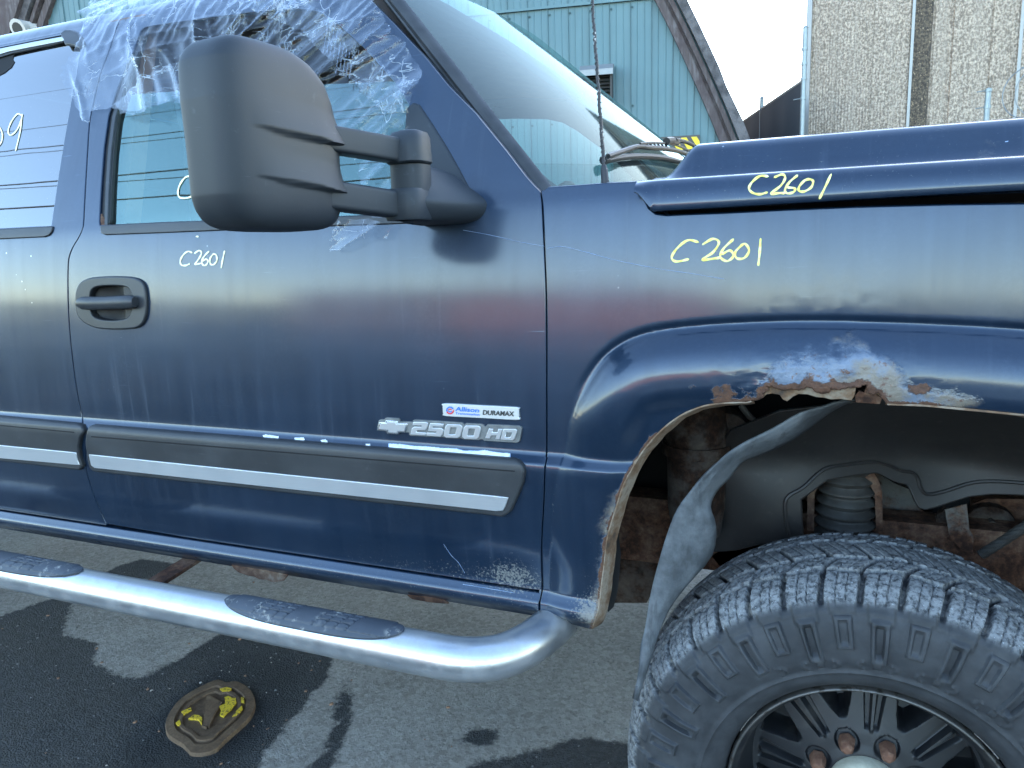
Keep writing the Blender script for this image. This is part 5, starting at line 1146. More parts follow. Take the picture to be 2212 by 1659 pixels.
# shoulder lugs, outer side (and mirrored inner side)
def lugs(lo, hi, phase, duty, mask):
    f = (q+phase) % 1; g = box_(f, .5-duty/2, .5+duty/2, .04); return g
rows = [(-.05, .068, .0, .86), (.074, .112, .35, .88), (.118, .184, .1, .90), (.190, .228, .6, .88), (.234, .40, .25, .86)]
top = np.zeros_like(Rr_)
for i, (lo, hi, ph, du) in enumerate(rows):
    y0 = lo+(wob*.55 if i > 0 else 0*wob); y1 = hi+(wob*.55 if i < 4 else 0*wob)
    inn = sstep(y0-.002, y0+.003, Yy_)*(1-sstep(y1-.003, y1+.002, Yy_))
    skew = (Yy_-(lo+hi)/2)*(14 if i in (1, 3) else -9 if i == 2 else 3)
    f = (q+ph+skew*.9) % 1; g = box_(f, .5-du/2, .5+du/2, .02)
    sip = 1-.35*np.exp(-(((f-.36)/.014)**2))-.35*np.exp(-(((f-.62)/.014)**2))
    top = np.maximum(top, inn*g*sip)
H += (top-1)*depth*trd
wearR += top*trd*.9; 
# buttress on the shoulder: alternate lugs reach further down the sidewall
alt = (qi % 2 == 0)
low = np.where(alt, .352, .366); but = sstep(low-.004, low+.004, Rr_)*box_(fr_, .12, .80, .05)*(1-sstep(.380, .392, Rr_))*(Yy_ < .1)
H += but*.0035
# long sidewall blocks: raised frames with sunk centres
lo2 = np.where(alt, .292, .312); hi2 = np.where(alt, .356, .362)
fr2 = box_(fr_, .22, .72, .03)*sstep(lo2-.002, lo2+.002, Rr_)*(1-sstep(hi2-.002, hi2+.002, Rr_))*(Yy_ < .1)
cen = box_(fr_, .36, .60, .03)*sstep(lo2+.006, lo2+.010, Rr_)*(1-sstep(hi2-.010, hi2-.006, Rr_))*(Yy_ < .1)
H += fr2*.0055-cen*np.where(alt, .0095, .005)
H += .0022*np.exp(-((Rr_-.3665)/.0015)**2)*(Yy_ < .1)+.0028*np.exp(-((Rr_-.2685)/.003)**2)*(Yy_ < .1)
# moulded characters as ovals near the bead
fo = (TT*22/(2*np.pi)) % 1; ov = ((fo-.5)/.34)**2+((Rr_-.283)/.0095)**2; H += .0022*(np.exp(-((ov-1)/.22)**2))*(Yy_ < .1)*(np.sin(TT*1.3+.6) > -.2)
H += .0018*((np.abs(fo-.5) < .06) & (np.abs(Rr_-.283) < .006))*(Yy_ < .1)*(np.sin(TT*1.3+.6) > -.2)
wearR += .35*sstep(.376, .39, Rr_)*(Yy_ < .06)
wearG += .75*sstep(.25, 1.2, -np.cos(TT))*sstep(.35, .40, Rr_)*(1-top)+.35*(1-top)*trd
XX = (Rr_+H*nr[II])*np.cos(TT); ZZ = (Rr_+H*nr[II])*np.sin(TT); YY = Yy_+H*ny_[II]
Vt = np.stack([XX.ravel(), YY.ravel(), ZZ.ravel()], 1); idx = np.arange(NT*NPp).reshape(NT, NPp); nx_ = np.roll(idx, -1, axis=0)
Ft = np.stack([idx[:, :-1].ravel(), nx_[:, :-1].ravel(), nx_[:, 1:].ravel(), idx[:, 1:].ravel()], 1)
me = bpy.data.meshes.new('tyre'); me.vertices.add(len(Vt)); me.vertices.foreach_set('co', Vt.astype(np.float32).ravel())
me.loops.add(len(Ft)*4); me.loops.foreach_set('vertex_index', Ft.astype(np.int32).ravel()); me.polygons.add(len(Ft)); me.polygons.foreach_set('loop_start', (np.arange(len(Ft))*4).astype(np.int32)); me.update(calc_edges=True); me.validate()
me.polygons.foreach_set('use_smooth', [True]*len(me.polygons)); me.set_sharp_from_angle(angle=R(48))
at = me.color_attributes.new('wear', 'FLOAT_COLOR', 'POINT'); at.data.foreach_set('color', np.stack([np.clip(wearR, 0, 1).ravel(), np.clip(wearG, 0, 1).ravel(), 0*wearR.ravel(), 1+0*wearR.ravel()], 1).astype(np.float32).ravel())
tyre = new_obj('tyre', me, wheel, 'tyre_rubber')
Vl, Fl = lathe_y([(.2235, .044), (.2225, .033), (.2200, .0295), (.2180, .0305), (.2165, .034)], 120); mesh('rim_edge', Vl, Fl, wheel, 'lip_chrome')
# pressed disc with hand holes and ribbed spokes
NA, NR = 600, 70; rad = np.r_[np.linspace(.2166, .192, 10), np.linspace(.190, .035, NR-10)]
A_, B_ = np.meshgrid(2*np.pi*np.arange(NA)/NA, np.arange(NR), indexing='ij'); rr_ = rad[B_]
yy = np.interp(rr_, [.035, .06, .075, .092, .11, .15, .178, .188, .196, .206, .2166], [.100, .100, .106, .110, .116, .128, .136, .132, .090, .050, .035])
NW = 8; ph_ = ((A_+.06)*NW/(2*np.pi)) % 1; half = np.interp(rr_, [.12, .14, .178], [.05, .14, .23])
hole = sstep(.118, .126, rr_)*(1-sstep(.176, .181, rr_))*(1-sstep(half-.03, half+.03, np.abs(ph_-.5))); yy += hole*.06
sp_ = (ph_+.5) % 1-.5; grv = (np.abs(np.abs(sp_)-.085) < .045)*sstep(.100, .106, rr_)*(1-sstep(.172, .178, rr_)); yy += .010*sstep(.03, .0, np.abs(np.abs(sp_)-.085)-.03)*sstep(.100, .106, rr_)*(1-sstep(.172, .178, rr_))-.006*(1-sstep(.02, .05, np.abs(sp_)))*sstep(.096, .104, rr_)*(1-sstep(.172, .178, rr_))
na_ = A_*8/(2*np.pi); fn = (na_ % 1)-.5; dn = np.hypot(rr_*fn*2*np.pi/8, rr_-.0826); yy += .006*(1-sstep(.017, .021, dn))
Vd = np.stack([(rr_*np.cos(A_)).ravel(), yy.ravel(), (rr_*np.sin(A_)).ravel()], 1); idx = np.arange(NA*NR).reshape(NA, NR); nx_ = np.roll(idx, -1, axis=0)
Fd = np.stack([idx[:, :-1].ravel(), nx_[:, :-1].ravel(), nx_[:, 1:].ravel(), idx[:, 1:].ravel()], 1)
rim = mesh('rim', Vd, Fd, wheel, 'rim_black', True, 45)
m_ = MB(); Vh, Fh = lathe_y([(.058, .104), (.059, .080), (.055, .070), (.045, .062), (.030, .057), (.014, .0545), (.001, .054)], 48); mesh('hub_cap', Vh, Fh, wheel, 'hub_pale')
nut = None
for i in range(8):
    an = 2*math.pi*(i+.5)/8; p = (.0826*math.cos(an), .104, .0826*math.sin(an))
    if nut is None:
        m_ = MB(); rings = []
        for y, r_ in ((.006, .0145), (0, .0145), (-.016, .0125), (-.022, .0110), (-.026, .007)):
            rings.append([(r_*math.cos(math.pi*k_/3)*(1 if y > -.017 else .95), y, r_*math.sin(math.pi*k_/3)) for k_ in range(6)])
        m_.loft(rings, True, True); nut = bevel_mod(m_.build('lug_nut', wheel, 'lug_rust', angle=25), .0012); nut.location = p
    else: c_ = nut.copy(); COL.objects.link(c_); c_.parent = wheel; c_.location = p; c_.rotation_euler = (0, i*.35, 0)
Vb, Fb = lathe_y([(.19, .20), (.02, .20)], 40); mesh('brake_disc', Vb, Fb, wheel, 'rust_dark_shaded')
# the same wheel on the other corners
def copy_wheel(loc, mirror_):
    w2 = empty('wheel', loc, TRUCK)
    if mirror_: w2.scale = (1, -1, 1)
    for ch in list(wheel.children):
        if ch.name.startswith(('lug_nut', 'brake')): continue
        c_ = ch.copy(); COL.objects.link(c_); c_.parent = w2
copy_wheel((.011, 2.0, .417), True); copy_wheel((-3.88, 0, .417), False); copy_wheel((-3.88, 2.0, .417), True)

# ------------------------------------------------------------------ wheel house: liner, torn edge, suspension
A3 = lambda ox, oy, ws_, wo_, pts, Y: [tuple(atY(q, Y)) for q in zp(ox, oy, ws_, wo_, pts)]
liner = empty('fender_liner', (0, 0, 0), TRUCK); liner['label'] = 'torn dark plastic fender liner'
LQ = [(640, 1290), (600, 900), (760, 640), (1000, 520), (1500, 470), (2212, 480), (2700, 560), (2900, 1050), (2400, 1045), (2212, 1048), (2080, 1052), (1960, 1066), (1860, 1092), (1780, 1112), (1725, 1121), (1695, 1110), (1672, 1070), (1650, 1015), (1630, 992), (1590, 980), (1545, 960), (1500, 930), (1465, 916), (1340, 913), (1215, 917), (1150, 955), (1082, 996), (1085, 1100), (1090, 1185), (1000, 1205), (870, 1225), (760, 1265)]
Ls = [tuple(p[[0, 2]]) for p in [atY(q, .40) for q in zp(2200, 1100, 1640, 2212, LQ)]]
def liner_y(X, Z): return .40+.05*np.sin((np.asarray(X)+.02)*9)+.02*np.sin(np.asarray(Z)*14+np.asarray(X)*5)-.20*sstep(.90, 1.13, np.asarray(Z))
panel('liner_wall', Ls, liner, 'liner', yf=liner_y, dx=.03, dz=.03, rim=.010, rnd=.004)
# raised bead that follows the lower edge
bead = [np.array([p[0], float(np.ravel(liner_y(p[0], p[2]))[0])-.004, p[2]]) for p in A3(2200, 1100, 1640, 2212, [(1030, 1170), (1015, 1080), (1020, 985), (1100, 940), (1200, 868), (1320, 860), (1450, 865), (1530, 890), (1600, 925), (1660, 938), (1690, 970), (1705, 1020), (1740, 1050), (1830, 1040), (1980, 1000), (2120, 990), (2300, 990)], .40)]
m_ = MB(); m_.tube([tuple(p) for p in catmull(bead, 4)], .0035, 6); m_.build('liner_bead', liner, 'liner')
# roof of the wheel house
rings = []
for i in range(40):
    a_ = R(8)+(R(140)-R(8))*i/39; r_ = .685+.01*math.sin(i*.9); c_, s_ = math.cos(a_), math.sin(a_)
    rings.append([(.011+c_*(r_+.02), .045, .43+s_*(r_+.02)), (.011+c_*r_, .10, .43+s_*r_), (.011+c_*r_, .12, .43+s_*r_), (.011+c_*(r_-.01), .16, .43+s_*(r_-.01))])
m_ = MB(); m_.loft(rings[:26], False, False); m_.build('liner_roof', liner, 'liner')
# torn edge strip hanging down to the tyre
LE = [(1800, 868), (1780, 875), (1728, 890), (1669, 924), (1602, 957), (1557, 990), (1520, 1024), (1490, 1061), (1464, 1098), (1442, 1150), (1425, 1205), (1408, 1273), (1395, 1346), (1388, 1390), (1382, 1427), (1372, 1491), (1369, 1510)]
RE = [(1850, 858), (1800, 882), (1743, 924), (1691, 957), (1639, 980), (1602, 994), (1572, 1031), (1545, 1060), (1532, 1095), (1544, 1136), (1536, 1197), (1482, 1262), (1446, 1308), (1425, 1354), (1410, 1400), (1391, 1457), (1373, 1512)]
LE = catmull(LE, 3); RE = catmull(RE, 3); n_ = len(LE); rings = []
for i in range(n_):
    t = i/(n_-1); yl = .075-.085*t**1.2; yr = yl+.050*(1-t)*(1+.2*math.sin(i*.7))+.012; ring_ = []
    for j in range(9):
        s_ = j/8; q_ = LE[i]*(1-s_)+RE[i]*s_; Y = yl*(1-s_)+yr*s_-.012*math.sin(math.pi*s_)*(1-.5*t)+.004*mnoise.noise(Vector((i*.25, j*.6, 3)))
        ring_.append(atY(q_, Y))
    rings.append(ring_)
m_ = MB(); m_.loft(rings, False, False); o = m_.build('torn_strip', liner, 'liner_edge'); o['label'] = 'grey torn liner edge hanging onto the tyre'
sm = o.modifiers.new('thickness', 'SOLIDIFY'); sm.thickness = .004
susp = empty('suspension', (0, 0, 0), TRUCK)
bc = atY((1828, 1060), .50); m_ = MB(); rings = []
for i in range(64):
    z = bc[2]+.06-.24*i/63; r_ = .050+.006*math.sin(i*.98)+.012*i/63
    rings.append([(bc[0]+r_*math.cos(2*math.pi*k_/28), bc[1]+r_*math.sin(2*math.pi*k_/28), z) for k_ in range(28)])
m_.loft(rings, True, True); m_.build('rubber_boot', susp, 'boot_grey')
def slab(name, pts, Y, th, mat, par=susp, src=(2850, 1700, 990, 2212), wav=.0):
    P = [p for p in A3(*src, pts, Y)]; n_ = len(P); Q = [np.array(p)+np.array([0, th, 0]) for p in P]
    m_ = MB(); m_.add(P+[tuple(v) for v in Q], [tuple(range(n_))[::-1] if poly_area([(p[0], p[2]) for p in P]) > 0 else tuple(range(n_)), *[(i, (i+1) % n_, n_+(i+1) % n_, n_+i) for i in range(n_)]]); o = m_.build(name, par, mat, smooth=False); return bevel_mod(o, .003)
slab('spring_bracket', [(405, 640), (410, 330), (450, 270), (540, 215), (560, 180), (950, 178), (985, 240), (1010, 330), (1015, 640), (985, 640), (975, 330), (930, 260), (830, 225), (560, 225), (480, 270), (445, 330), (440, 640)], .47, .05, 'rust')
slab('spring_tower', [(300, 800), (330, 320), (420, 250), (560, 170), (970, 170), (1120, 260), (1290, 330), (1330, 470), (1400, 520), (1480, 560), (1500, 760), (1400, 900), (900, 900)], .60, .05, 'rust_grey')
slab('frame_plate', [(1790, 900), (1800, 430), (1900, 390), (2212, 395), (2700, 430), (2900, 1400), (2212, 1300), (1900, 1000)], .60, .06, 'rust')
slab('link_bracket', [(1565, 480), (1720, 440), (1740, 640), (1775, 700), (1770, 830), (1700, 800), (1600, 700)], .48, .012, 'rust_grey')
slab('bush_plate', [(1500, 520), (1570, 470), (1610, 720), (1500, 730), (1470, 640)], .52, .03, 'rust_dark_shaded')
b_ = atY(zp(2850, 1700, 990, 2212, [(1915, 620)])[0], .585); m_ = MB(); m_.tube([(b_[0], b_[1]+.01, b_[2]), (b_[0], b_[1]-.012, b_[2])], [.052, .050], 20); m_.build('washer', susp, 'rust_dark_shaded'); m_ = MB(); m_.tube([(b_[0], b_[1]-.012, b_[2]), (b_[0], b_[1]-.034, b_[2])], .026, 6); m_.build('bolt', susp, 'rust_dark_shaded')
sp0 = [atY(q, .50) for q in zp(2850, 1700, 990, 2212, [(1850, 850), (2100, 690), (2400, 500)])]
P = []; d_ = sp0[2]-sp0[0]; L_ = np.linalg.norm(d_); d_ /= L_; u_ = np.cross(d_, [0, 1, 0]); u_ /= np.linalg.norm(u_); v_ = np.cross(d_, u_)
for i in range(500): P.append(sp0[0]+d_*L_*i/499+.0085*(math.cos(i*.8)*u_+math.sin(i*.8)*v_))
m_ = MB(); m_.tube(P, .0022, 5); m_.build('tension_spring', susp, 'boot_grey')
# rusty frame parts seen behind the fender's rear edge
slab('frame_rail', [(-200, 1330), (130, 1230), (420, 1050), (470, 1080), (420, 1330), (300, 1560), (-200, 1560)], .55, .08, 'rust_dark_shaded', src=(2200, 1100, 1640, 2212))
slab('control_arm', [(640, 1330), (860, 1200), (1000, 1195), (960, 1320), (700, 1400)], .50, .06, 'rust_dark_shaded', src=(2200, 1100, 1640, 2212))
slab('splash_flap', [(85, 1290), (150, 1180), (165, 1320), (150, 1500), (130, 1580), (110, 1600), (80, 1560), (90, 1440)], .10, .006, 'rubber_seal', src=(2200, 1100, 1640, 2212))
eng = empty('engine_parts', (0, 0, 0), TRUCK)
e1 = atY((1505, 990), .34); m_ = MB(); rings = []
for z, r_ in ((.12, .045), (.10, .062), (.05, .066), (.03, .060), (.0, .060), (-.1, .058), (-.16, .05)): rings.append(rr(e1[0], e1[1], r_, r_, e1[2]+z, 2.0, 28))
m_.loft(rings, True, True); m_.build('canister', eng, 'rust_dark_shaded')
m_ = MB(); m_.loft([rr(e1[0], e1[1], r_, r_, e1[2]+z, 2.0, 28) for z, r_ in ((.035, .0665), (.035, .070), (.012, .070), (.012, .0665))], True, False); m_.build('clamp_band', eng, 'rust_dark_shaded')
e2 = atY((1560, 925), .36); m_ = MB(); m_.tube([(e2[0], e2[1], e2[2]), (e2[0]+.01, e2[1]-.035, e2[2]-.005)], [.048, .046], 22); m_.build('round_cover', eng, 'rust_dark_shaded')
m_ = MB(); m_.tube([tuple(atY(q, .30)) for q in catmull([(1600, 875), (1625, 905), (1660, 925), (1700, 930), (1730, 918)], 5)], .006, 8); m_.build('hose', eng, 'boot_grey')
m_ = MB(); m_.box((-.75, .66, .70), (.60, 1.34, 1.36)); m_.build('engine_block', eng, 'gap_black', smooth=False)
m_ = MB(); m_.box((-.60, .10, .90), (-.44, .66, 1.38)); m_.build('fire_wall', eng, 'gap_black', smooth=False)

# ------------------------------------------------------------------ running board
bar = empty('running_board', (0, 0, 0), TRUCK); RB = .0375; BY, BZ0 = -.130, .657
path = [(-2.75, BY, BZ0)]+[(x, BY, BZ0) for x in np.arange(-2.6, -.76, .1)]+[(-.70, BY+.001, BZ0), (-.65, BY+.006, BZ0-.002), (-.605, BY+.022, BZ0-.003), (-.57, BY+.050, BZ0-.002), (-.545, BY+.09, BZ0+.002), (-.527, BY+.14, BZ0+.007), (-.515, BY+.20, BZ0+.013), (-.51, BY+.28, BZ0+.02)]
m_ = MB(); m_.tube([tuple(p) for p in catmull(path, 3)], RB, 40); m_.build('tube', bar, 'steel_bar')
def step_pad(x0, x1):
    NX, NQ = 150, 46; V = []; F = []; cxp = (x0+x1)/2; hl = (x1-x0)/2
    for i in range(NX+1):
        u = -1+2*i/NX; x = cxp+u*hl; wdt = max(0.0, 1-abs(u)**3.2)**.5
        for j in range(NQ+1):
            s_ = -1+2*j/NQ; an = R(97)+s_*R(53)*wdt          # angle round the tube, 90 = top, larger = outward
            edge = min(1.0, (1-abs(s_))/.08) if wdt > .05 else 0; eu = min(1.0, (1-abs(u))/.02); h = .0042*min(edge, eu)**.5
            inner_ = abs(s_*wdt) < .62 and abs(u) < .88
            if inner_:
                h += .0018
                for g0 in (-.52, -.40, -.28, -.16, .16, .28, .40, .52):
                    sk = (s_*wdt)*.10
                    if abs(u+sk-g0) < .010: h -= .0030
                if .16 < abs(u+(s_*wdt)*.10) < .52:
                    for g1 in (-.30, 0, .30):
                        if abs(s_*wdt-g1) < .035: h -= .0026
            r_ = RB+.0006+h; V.append((x, BY-r_*math.cos(math.pi-an) if False else BY+r_*math.cos(an), BZ0+r_*math.sin(an)))
    for i in range(NX):
        for j in range(NQ): a_ = i*(NQ+1)+j; F.append((a_, a_+NQ+1, a_+NQ+2, a_+1))
    return mesh('step_pad', V, F, bar, 'step_pad', True, 50)
step_pad(-1.145, -.745); step_pad(-2.05, -1.545)
m_ = MB(); p0 = atY((392, 1240), BY+.03); p1 = atY((425, 1208), .10)
m_.loft([[(-1.43, BY+.02, .66), (-1.385, BY+.02, .66), (-1.385, BY+.02, .652), (-1.43, BY+.02, .652)], [(-1.43, .30, .70), (-1.385, .30, .70), (-1.385, .30, .692), (-1.43, .30, .692)]], True, True); m_.build('bracket', bar, 'rust', smooth=False)
m_ = MB(); m_.loft([[(-2.13, BY+.02, .66), (-2.085, BY+.02, .66), (-2.085, BY+.02, .652), (-2.13, BY+.02, .652)], [(-2.13, .30, .70), (-2.085, .30, .70), (-2.085, .30, .692), (-2.13, .30, .692)]], True, True); m_.build('bracket', bar, 'rust', smooth=False)
panel('rust_scale', [tuple(atY(q, .025)[[0, 2]]) for q in [(498, 1218), (540, 1225), (580, 1234), (622, 1242), (612, 1254), (590, 1258), (575, 1252), (560, 1251), (548, 1245), (535, 1243), (515, 1236), (505, 1228)]], rocker, 'rust', off=0, yf=lambda X, Z: 0*np.asarray(X)+.025, rim=.003, rnd=.001)
panel('rust_scale', [tuple(atY(q, .025)[[0, 2]]) for q in [(880, 1286), (930, 1290), (960, 1297), (968, 1304), (930, 1301), (890, 1294)]], rocker, 'rust', off=0, yf=lambda X, Z: 0*np.asarray(X)+.025, rim=.003, rnd=.001)
# floor pan and frame under the cab
under = empty('underbody', (0, 0, 0), TRUCK)
m_ = MB(); m_.box((-2.8, .06, .735), (-.55, 1.94, .76)); m_.build('floor_pan', under, 'rust_dark_shaded', smooth=False)
for y in (.50, 1.42):
    m_ = MB(); m_.box((-4.6, y, .60), (.62, y+.08, .76)); m_.build('frame_beam', under, 'rust', smooth=False)
m_ = MB(); m_.box((-4.9, .05, .80), (-2.82, 1.95, 1.35)); bevel_mod(m_.build('load_bed', TRUCK, 'paint', smooth=False), .02)
m_ = MB(); m_.box((.60, .035, .72), (.66, 1.965, 1.36)); bevel_mod(m_.build('front_fascia', TRUCK, 'paint', smooth=False), .015)

# ------------------------------------------------------------------ cab interior
cab = empty('interior', (0, 0, 0), TRUCK)
def cushion(name, lo, hi, mat, bev=.05):
    m_ = MB(); m_.box(lo, hi); o = m_.build(name, cab, mat, smooth=True, angle=80); bevel_mod(o, bev, 4, 30); return o
for y0 in (.32, 1.18):
    cushion('seat_base', (-1.45, y0, .95), (-.95, y0+.50, 1.13), 'interior_seat'); cushion('seat_back', (-1.62, y0, 1.08), (-1.44, y0+.50, 1.66), 'interior_seat'); cushion('head_rest', (-1.62, y0+.12, 1.69), (-1.50, y0+.38, 1.86), 'interior_seat', .04)
cushion('rear_bench', (-2.7, .3, .95), (-2.2, 1.7, 1.6), 'interior_dark')
cushion('dash_board', (-.95, .12, 1.12), (-.52, 1.88, 1.40), 'dash_black', .05)
m_ = MB(); m_.tube([(-.98+.05*math.sin(t), 1.43+.19*math.cos(t), 1.40+.17*math.sin(t)) for t in np.linspace(0, 2*math.pi, 33)], .014, 8); m_.build('steering_wheel', cab, 'dash_black')
m_ = MB(); m_.loft([[(x, .29+.0*x, 1.955-.05*float(sstep(-1.35, -.95, np.array(x)))), (x, 1.0, 1.985-.05*float(sstep(-1.35, -.95, np.array(x)))), (x, 1.71, 1.955-.05*float(sstep(-1.35, -.95, np.array(x))))] for x in (-2.8, -2.0, -1.5, -1.2, -1.0)], False, False); m_.build('headliner', cab, 'interior_tan')
m_ = MB(); m_.box((-2.80, .10, .76), (-2.76, 1.9, 1.95)); m_.build('back_wall', cab, 'interior_dark', smooth=False)
m_ = MB(); m_.add([(-1.545, .075, 1.41), (-1.60, .26, 1.93), (-1.72, .26, 1.93), (-1.70, .075, 1.41), (-1.545, .12, 1.41), (-1.60, .30, 1.93), (-1.72, .30, 1.93), (-1.70, .12, 1.41)], [(0, 1, 2, 3), (4, 7, 6, 5), (0, 4, 5, 1), (2, 6, 7, 3)]); m_.build('pillar_cover', cab, 'interior_tan', smooth=False)
m_ = MB(); m_.tube([(-1.47, .20, 1.72), (-1.40, .16, 1.55), (-1.36, .14, 1.42)], .012, 6, True, .3); m_.build('seat_belt', cab, 'interior_dark')
# far side of the body: mirrored skins
for src in (fdoor, rdoor, fender, rocker):
    c_ = bpy.data.objects.new(src.name.split('.')[0], src.data); COL.objects.link(c_); c_.parent = TRUCK; c_.scale = (1, -1, 1); c_.location = (0, 2.0, 0)
    for ch in list(src.children):
        if ch.name.startswith(('window_glass', 'window_seal', 'belt_strip')):
            d_ = ch.copy(); COL.objects.link(d_); d_.parent = c_
m_ = MB(); m_.loft([[(x, 2.0-float(prof(z))-.03, z) for z in (.72, 1.0, 1.40)] for x in (-2.75, -.5)], False, False); m_.build('inner_shell', TRUCK, 'gap_black')

# ------------------------------------------------------------------ wiper, antenna
wip = empty('wiper', (0, 0, 0), TRUCK)
Z3 = lambda pts: zp(1600, 0, 1200, 2212, pts)
def onG(q, off=.012):
    """the point of the windshield measured there, lifted off the glass"""
    d = ray(q); prev = None
    for t in np.arange(.5, 3.6, .004):
        p = CAM+d*t; xn, yn = ws_near(p[2]); yn += .02
        if p[1] < yn or p[1] > 2-yn: prev = None; continue
        g = p[0]-(xn-.012+(.255-.25*(p[2]-1.455))*(1-((p[1]-1)/(1-yn))**2))
        if prev is not None and prev > 0 >= g: return p+np.array([off, -off*.2, off*.8])
        prev = g
    return CAM+d*1.75
def wire(name, pts, rad_, off=.014, par=wip, flat=None, mat='wiper_black'):
    P = [onG(q, off) for q in Z3(pts)]; m_ = MB(); m_.tube([tuple(p) for p in catmull(P, 4)], rad_, 8, True, flat); return m_.build(name, par, mat)
wire('blade', [(1195, 1142), (1300, 1118), (1420, 1105), (1560, 1108), (1680, 1128), (1760, 1155), (1800, 1175)], .0065, .008)
wire('blade_bridge', [(1195, 1138), (1290, 1105), (1400, 1068), (1480, 1072), (1600, 1078), (1700, 1095), (1780, 1125)], .0055, .018)
wire('bridge_rail', [(1410, 1058), (1500, 1050), (1590, 1050), (1660, 1058), (1730, 1085), (1790, 1112)], .0028, .022)
for a_ in range(7):
    xx = 1440+a_*26; wire('bridge_web', [(xx, 1053), (xx+8, 1072)], .003, .020)
wire('pivot_block', [(1585, 1048), (1620, 1042), (1660, 1050)], .009, .026)
wire('arm', [(1640, 1046), (1720, 1058), (1800, 1098), (1860, 1140)], .005, .030)
wire('tip_clip', [(1188, 1140), (1215, 1136)], .009, .010)
ant = empty('antenna', (0, 0, 0), TRUCK)
ab = np.array([-.4265, .062, 1.448]); at_ = atY((1279, 0), .062); dv = at_-ab; top_ = ab+dv*1.6
m_ = MB(); m_.tube([ab+dv*t+np.array([.0008*math.sin(t*40), 0, 0]) for t in np.linspace(.10, 1.6, 40)], list(np.linspace(.0030, .0016, 40)), 8); m_.build('mast', ant, 'antenna_worn')
H_ = []
for i in range(700):
    t = .10+1.5*i/699; H_.append(ab+dv*t+(.0033-.0013*t/1.6)*np.array([math.cos(i*.42), math.sin(i*.42), 0]))
m_ = MB(); m_.tube(H_, .0007, 4); m_.build('mast_winding', ant, 'antenna_black')
m_ = MB(); m_.tube([ab+np.array([0, 0, -.01]), ab+np.array([0, 0, .004]), ab+dv*.03, ab+dv*.085, ab+dv*.11], [.0075, .0072, .0062, .0056, .0036], 14); m_.build('base', ant, 'antenna_worn')
# ------------------------------------------------------------------ torn plastic film taped over the broken side window
film = empty('plastic_sheet', (-1.3, .05, 1.45)); tag(film, 'torn crumpled clear plastic sheet covering the passenger window opening', 'plastic sheet')
FOFF = np.array([-1.3, .05, 1.45])
def foldf(X, Z):
    out = np.zeros_like(X)
    for i, (x, z) in enumerate(zip(X, Z)):
        wl = float(sstep(-1.18, -1.42, np.array(x)))      # 1 on the rear half, 0 towards the windshield
        aR = R(38); aL = R(108)
        def ridge(a_, s1, s2, seed, pw=5):
            u = x*math.cos(a_)-z*math.sin(a_); v = x*math.sin(a_)+z*math.cos(a_)
            u += .02*mnoise.noise(Vector((x*5, z*5, seed)))
            return (1-abs(mnoise.noise(Vector((u*s1, v*s2, seed)))))**pw
        r1 = ridge(R(50), 11, 1.3, 1.5, 7)*1.0+ridge(R(44), 30, 2.2, 4.5, 7)*.45
        r2 = ridge(R(-18), 11, 1.3, 7.5, 7)*1.0+ridge(R(-30), 28, 2.6, 9.5, 7)*.45
        r3 = ridge(R(75), 14, 3, 12.5, 8)*.3
        n = mnoise.fractal(Vector((x*26, z*26, 2)), 1.0, 2.0, 4)*.035
        # gathered horizontal pleats where the film is pulled over the roof edge
        pl = ridge(R(8), 44, 3, 21.5, 4)*.5*float(sstep(1.80, 1.90, np.array(z)))
        out[i] = (r1*(1-wl)+r2*wl)+r3+n+pl
    return out
def film_y(off, amp):
    def f(X, Z):
        X = np.atleast_1d(X); Z = np.atleast_1d(Z)
        return prof(Z)+off-amp*foldf(X, Z)
    return f
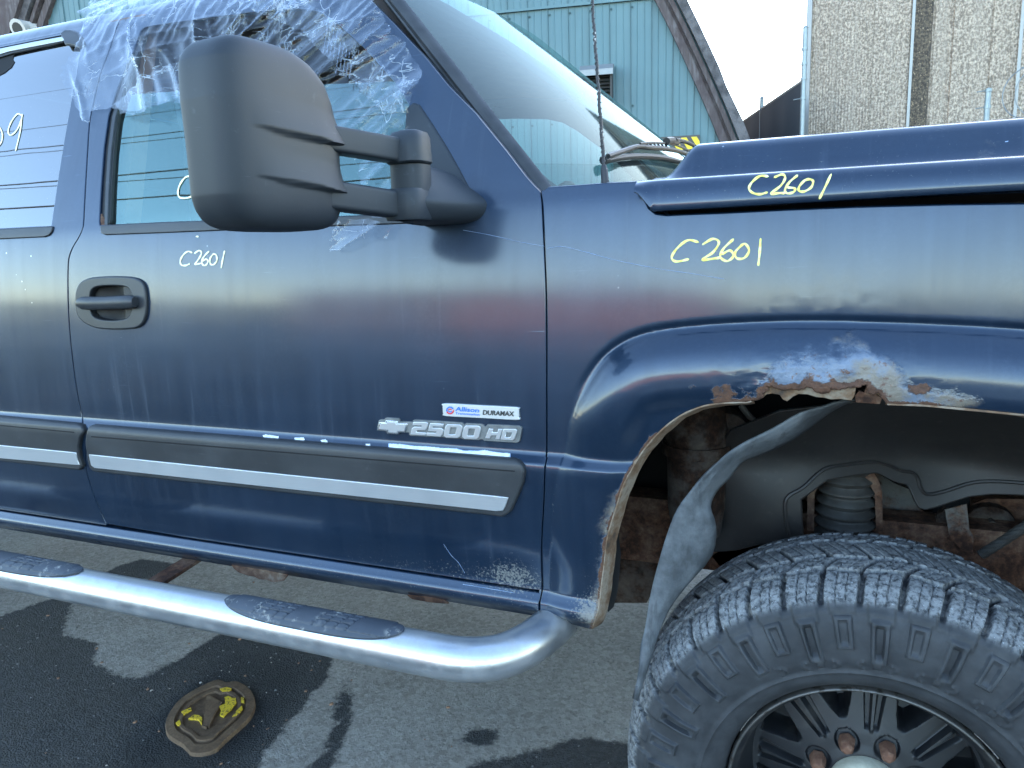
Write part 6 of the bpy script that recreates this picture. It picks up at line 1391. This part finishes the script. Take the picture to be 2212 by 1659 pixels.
def film_part(name, px, off, amp, dx=.006, dz=.006, seed=1, jag=2.2):
    rg = random.Random(seed); d = densify(px, 9.0); d = [(a_+rg.uniform(-jag, jag), b_+rg.uniform(-jag, jag)) for a_, b_ in d]
    lp = [tuple(onS(q, off)[[0, 2]]) for q in d]
    V, F, E = cut_fill([lp], list(np.arange(-2.0, -.5, dx)), list(np.arange(1.2, 2.05, dz)))
    V = np.array(V); Y = film_y(off, amp)(V[:, 0], V[:, 1])
    return mesh(name, [(x-FOFF[0], y-FOFF[1], z-FOFF[2]) for (x, z), y in zip(V, Y)], F, film, 'film', True)
MAIN = [(188, -70), (205, 0), (190, 40), (165, 110), (150, 165), (152, 195), (165, 230), (185, 262), (194, 268), (200, 240), (232, 236), (252, 226), (262, 245), (290, 250), (330, 238), (346, 228), (370, 222), (395, 222), (470, 212), (560, 222), (640, 240), (700, 262), (735, 300), (780, 345), (790, 410), (812, 470), (850, 470), (848, 400), (843, 330), (838, 300), (850, 275), (884, 283), (882, 258), (893, 232), (905, 200), (921, 180), (916, 155), (896, 130), (872, 85), (858, 80), (848, 58), (825, 10), (790, -70)]
film_part('film', MAIN, -.004, .020)
film_part('film_fold', [(520, -30), (640, -10), (720, 40), (800, 110), (860, 170), (900, 180), (885, 230), (850, 250), (800, 215), (740, 150), (660, 70), (560, 30)], -.010, .026, seed=4)
film_part('film_fold', [(300, 185), (345, 150), (400, 130), (440, 160), (400, 205), (330, 235), (270, 240), (240, 232)], -.010, .024, seed=6)
film_part('film_tail', [(738, 476), (730, 500), (721, 530), (722, 542), (745, 541), (765, 530), (782, 520), (792, 516), (842, 515), (848, 498), (856, 482), (800, 472)], -.005, .018, seed=5, jag=1.5)
# dim printing on the film
k = NB('film_print'); k.p(color=(.10, .11, .14), rough=.6)
m_ = MB(); rg = random.Random(9)
for c in range(9):
    x0, y0 = 708+c*6.6, 45+c*7.2+(18 if c > 3 else 0); y = y0
    while y < y0+62-c*1.5:
        l = rg.uniform(4, 11); P = [onS(q, -.019) for q in ((x0-(y-y0)*.16, y), (x0+2.4-(y-y0)*.16, y), (x0+2.4-(y+l-y0)*.16, y+l), (x0-(y+l-y0)*.16, y+l))]
        m_.add([p-FOFF for p in P], [(0, 1, 2, 3)]); y += l+rg.uniform(1.2, 3)
o = m_.build('film_print', film, 'film_print', smooth=False)
